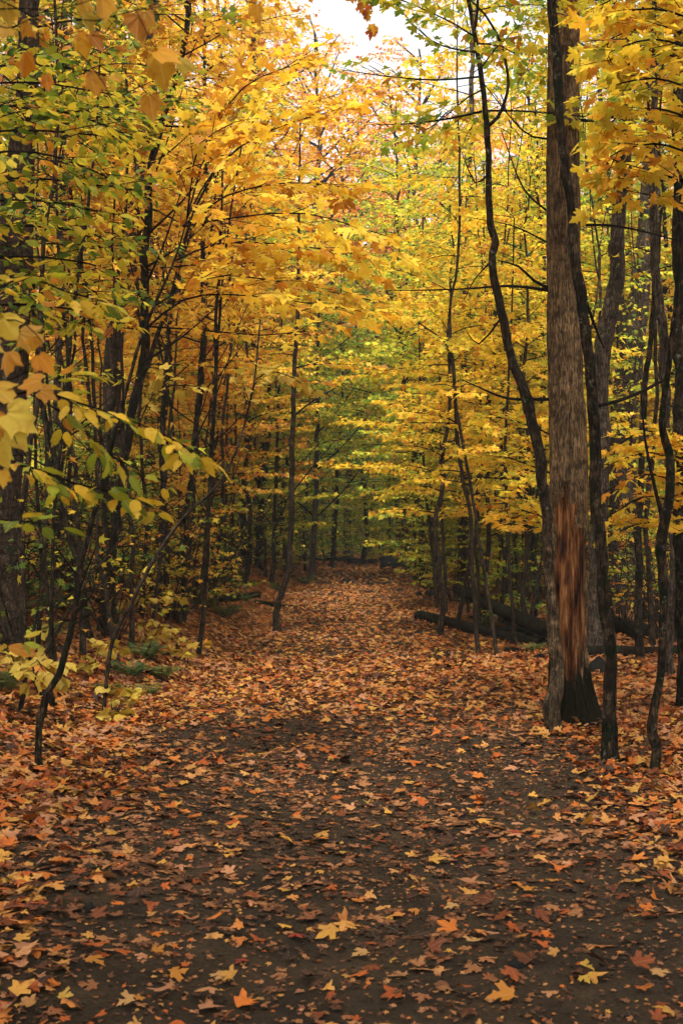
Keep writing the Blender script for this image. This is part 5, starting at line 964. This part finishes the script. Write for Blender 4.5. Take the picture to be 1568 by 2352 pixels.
# --- distant walker
def walker():
    d = 53.0; x = (569 - CX) / F_ * d; z = float(height(x, d))
    def skin(name, verts, edges, rad, mat, parent):
        me = bpy.data.meshes.new(name); me.from_pydata(verts, edges, []); me.materials.append(mat); o = bpy.data.objects.new(name, me); COL.objects.link(o); o.parent = parent
        sk = o.modifiers.new('skin', 'SKIN'); sk.use_smooth_shade = True
        lay = me.skin_vertices[0] if me.skin_vertices else None
        if lay is None:
            bm_ = __import__('bmesh').new(); bm_.from_mesh(me); bm_.verts.layers.skin.verify(); bm_.to_mesh(me); bm_.free(); lay = me.skin_vertices[0]
        for k, r in enumerate(rad): lay.data[k].radius = (r, r) if not isinstance(r, tuple) else r
        lay.data[0].use_root = True
        ss = o.modifiers.new('sub', 'SUBSURF'); ss.levels = 2; ss.render_levels = 2; return o
    def pm(n, c):
        m, nt = newmat(n); p = nd(nt, 'ShaderNodeBsdfPrincipled', i_Roughness=.7); ns = nd(nt, 'ShaderNodeTexNoise', i_Scale=30.0); r = ramp(nt, [(0, tuple(q * .8 for q in c)), (1, tuple(q * 1.2 for q in c))]); nt.links.new(ns.outputs[0], r.inputs[0]); nt.links.new(r.outputs[0], p.inputs[0])
        o = nd(nt, 'ShaderNodeOutputMaterial'); nt.links.new(p.outputs[0], o.inputs[0]); return m
    e = empty('person', (x, d, z)); tag(e, 'tiny distant walker in a blue jacket and dark trousers behind the trees at left', 'person')
    V = [(0, 0, .95), (0, 0, 1.15), (0, 0, 1.38), (0, 0, 1.50), (0, -.01, 1.62), (-.17, 0, 1.40), (-.24, .02, 1.12), (-.22, -.06, .88), (.17, 0, 1.40), (.24, .02, 1.12), (.22, -.08, .88), (-.09, 0, .90), (-.11, -.08, .50), (-.11, .02, .10), (-.11, -.12, .04), (.09, 0, .90), (.11, .06, .50), (.11, .16, .10), (.11, .03, .04)]
    E = [(0, 1), (1, 2), (2, 3), (3, 4), (2, 5), (5, 6), (6, 7), (2, 8), (8, 9), (9, 10), (0, 11), (11, 12), (12, 13), (13, 14), (0, 15), (15, 16), (16, 17), (17, 18)]
    Rd = [.13, .13, .14, .055, .095, .06, .045, .035, .06, .045, .035, .09, .06, .045, .04, .09, .06, .045, .04]
    skin('body', V, E, Rd, pm('dark_trousers', (.02, .022, .03)), e)
    J = [V[i] for i in (0, 1, 2, 5, 6, 8, 9)]; skin('jacket', J, [(0, 1), (1, 2), (2, 3), (3, 4), (2, 5), (5, 6)], [.15, .155, .165, .08, .06, .08, .06], pm('blue_jacket', (.02, .08, .25)), e)
    skin('face', [(0, -.02, 1.58), (0, -.02, 1.66)], [(0, 1)], [.085, .09], pm('skin_tone', (.45, .25, .16)), e)
    skin('hat', [(0, 0, 1.66), (0, .01, 1.72)], [(0, 1)], [.105, .09], pm('dark_hat', (.02, .02, .02)), e)
walker()

# ------------------------------------------------------------------ light, sky, camera
w = bpy.data.worlds.new('World'); scene.world = w; w.use_nodes = True; nt = w.node_tree; nt.nodes.clear()
sky = nt.nodes.new('ShaderNodeTexSky'); sky.sky_type = 'NISHITA'; sky.sun_disc = False; sky.sun_elevation = R(66); sky.sun_rotation = R(186); sky.air_density = 1.0; sky.dust_density = 4.0
hs = nt.nodes.new('ShaderNodeHueSaturation'); hs.inputs['Saturation'].default_value = .12
wm = nt.nodes.new('ShaderNodeMix'); wm.data_type = 'RGBA'; wm.blend_type = 'MULTIPLY'; wm.inputs[0].default_value = 1; wm.inputs[7].default_value = (1.02, 1.0, .97, 1)
bg = nt.nodes.new('ShaderNodeBackground'); bg.inputs[1].default_value = .15; out = nt.nodes.new('ShaderNodeOutputWorld')
nt.links.new(sky.outputs[0], hs.inputs['Color']); nt.links.new(hs.outputs[0], wm.inputs[6]); nt.links.new(wm.outputs[2], bg.inputs[0]); nt.links.new(bg.outputs[0], out.inputs[0])
sl = bpy.data.lights.new('sun', 'SUN'); sl.energy = 2.3; sl.angle = R(18); sl.color = (1, .96, .88); so = bpy.data.objects.new('sun', sl); COL.objects.link(so)
# sun high behind the viewer, behind cloud
az = R(186); el = R(66); dv = -np.array([math.sin(az) * math.cos(el), math.cos(az) * math.cos(el), math.sin(el)])
from mathutils import Vector
so.rotation_euler = Vector(dv).to_track_quat('-Z', 'Y').to_euler()

cam = bpy.data.cameras.new('camera'); co = bpy.data.objects.new('camera', cam); COL.objects.link(co); scene.camera = co
co.location = (0, 0, EYE); co.rotation_euler = (R(90), 0, 0); cam.sensor_fit = 'VERTICAL'; cam.sensor_height = 36; cam.lens = F_ / H_ * 36
cam.shift_y = (HY - H_ / 2) / H_ * 1.0; cam.clip_end = 1500; cam.clip_start = .05
cam.dof.use_dof = True; cam.dof.focus_distance = 9.5; cam.dof.aperture_fstop = 6.3
vs = scene.view_settings; vs.view_transform = 'Standard'; vs.look = 'None'; vs.exposure = 1.42; vs.gamma = 1; vs.use_curve_mapping = False
scene.render.engine = 'CYCLES'; cy = scene.cycles
cy.use_adaptive_sampling = True; cy.adaptive_threshold = .02; cy.max_bounces = 8; cy.diffuse_bounces = 4; cy.glossy_bounces = 2; cy.transmission_bounces = 6; cy.transparent_max_bounces = 4; cy.use_denoising = True; cy.caustics_reflective = False; cy.caustics_refractive = False
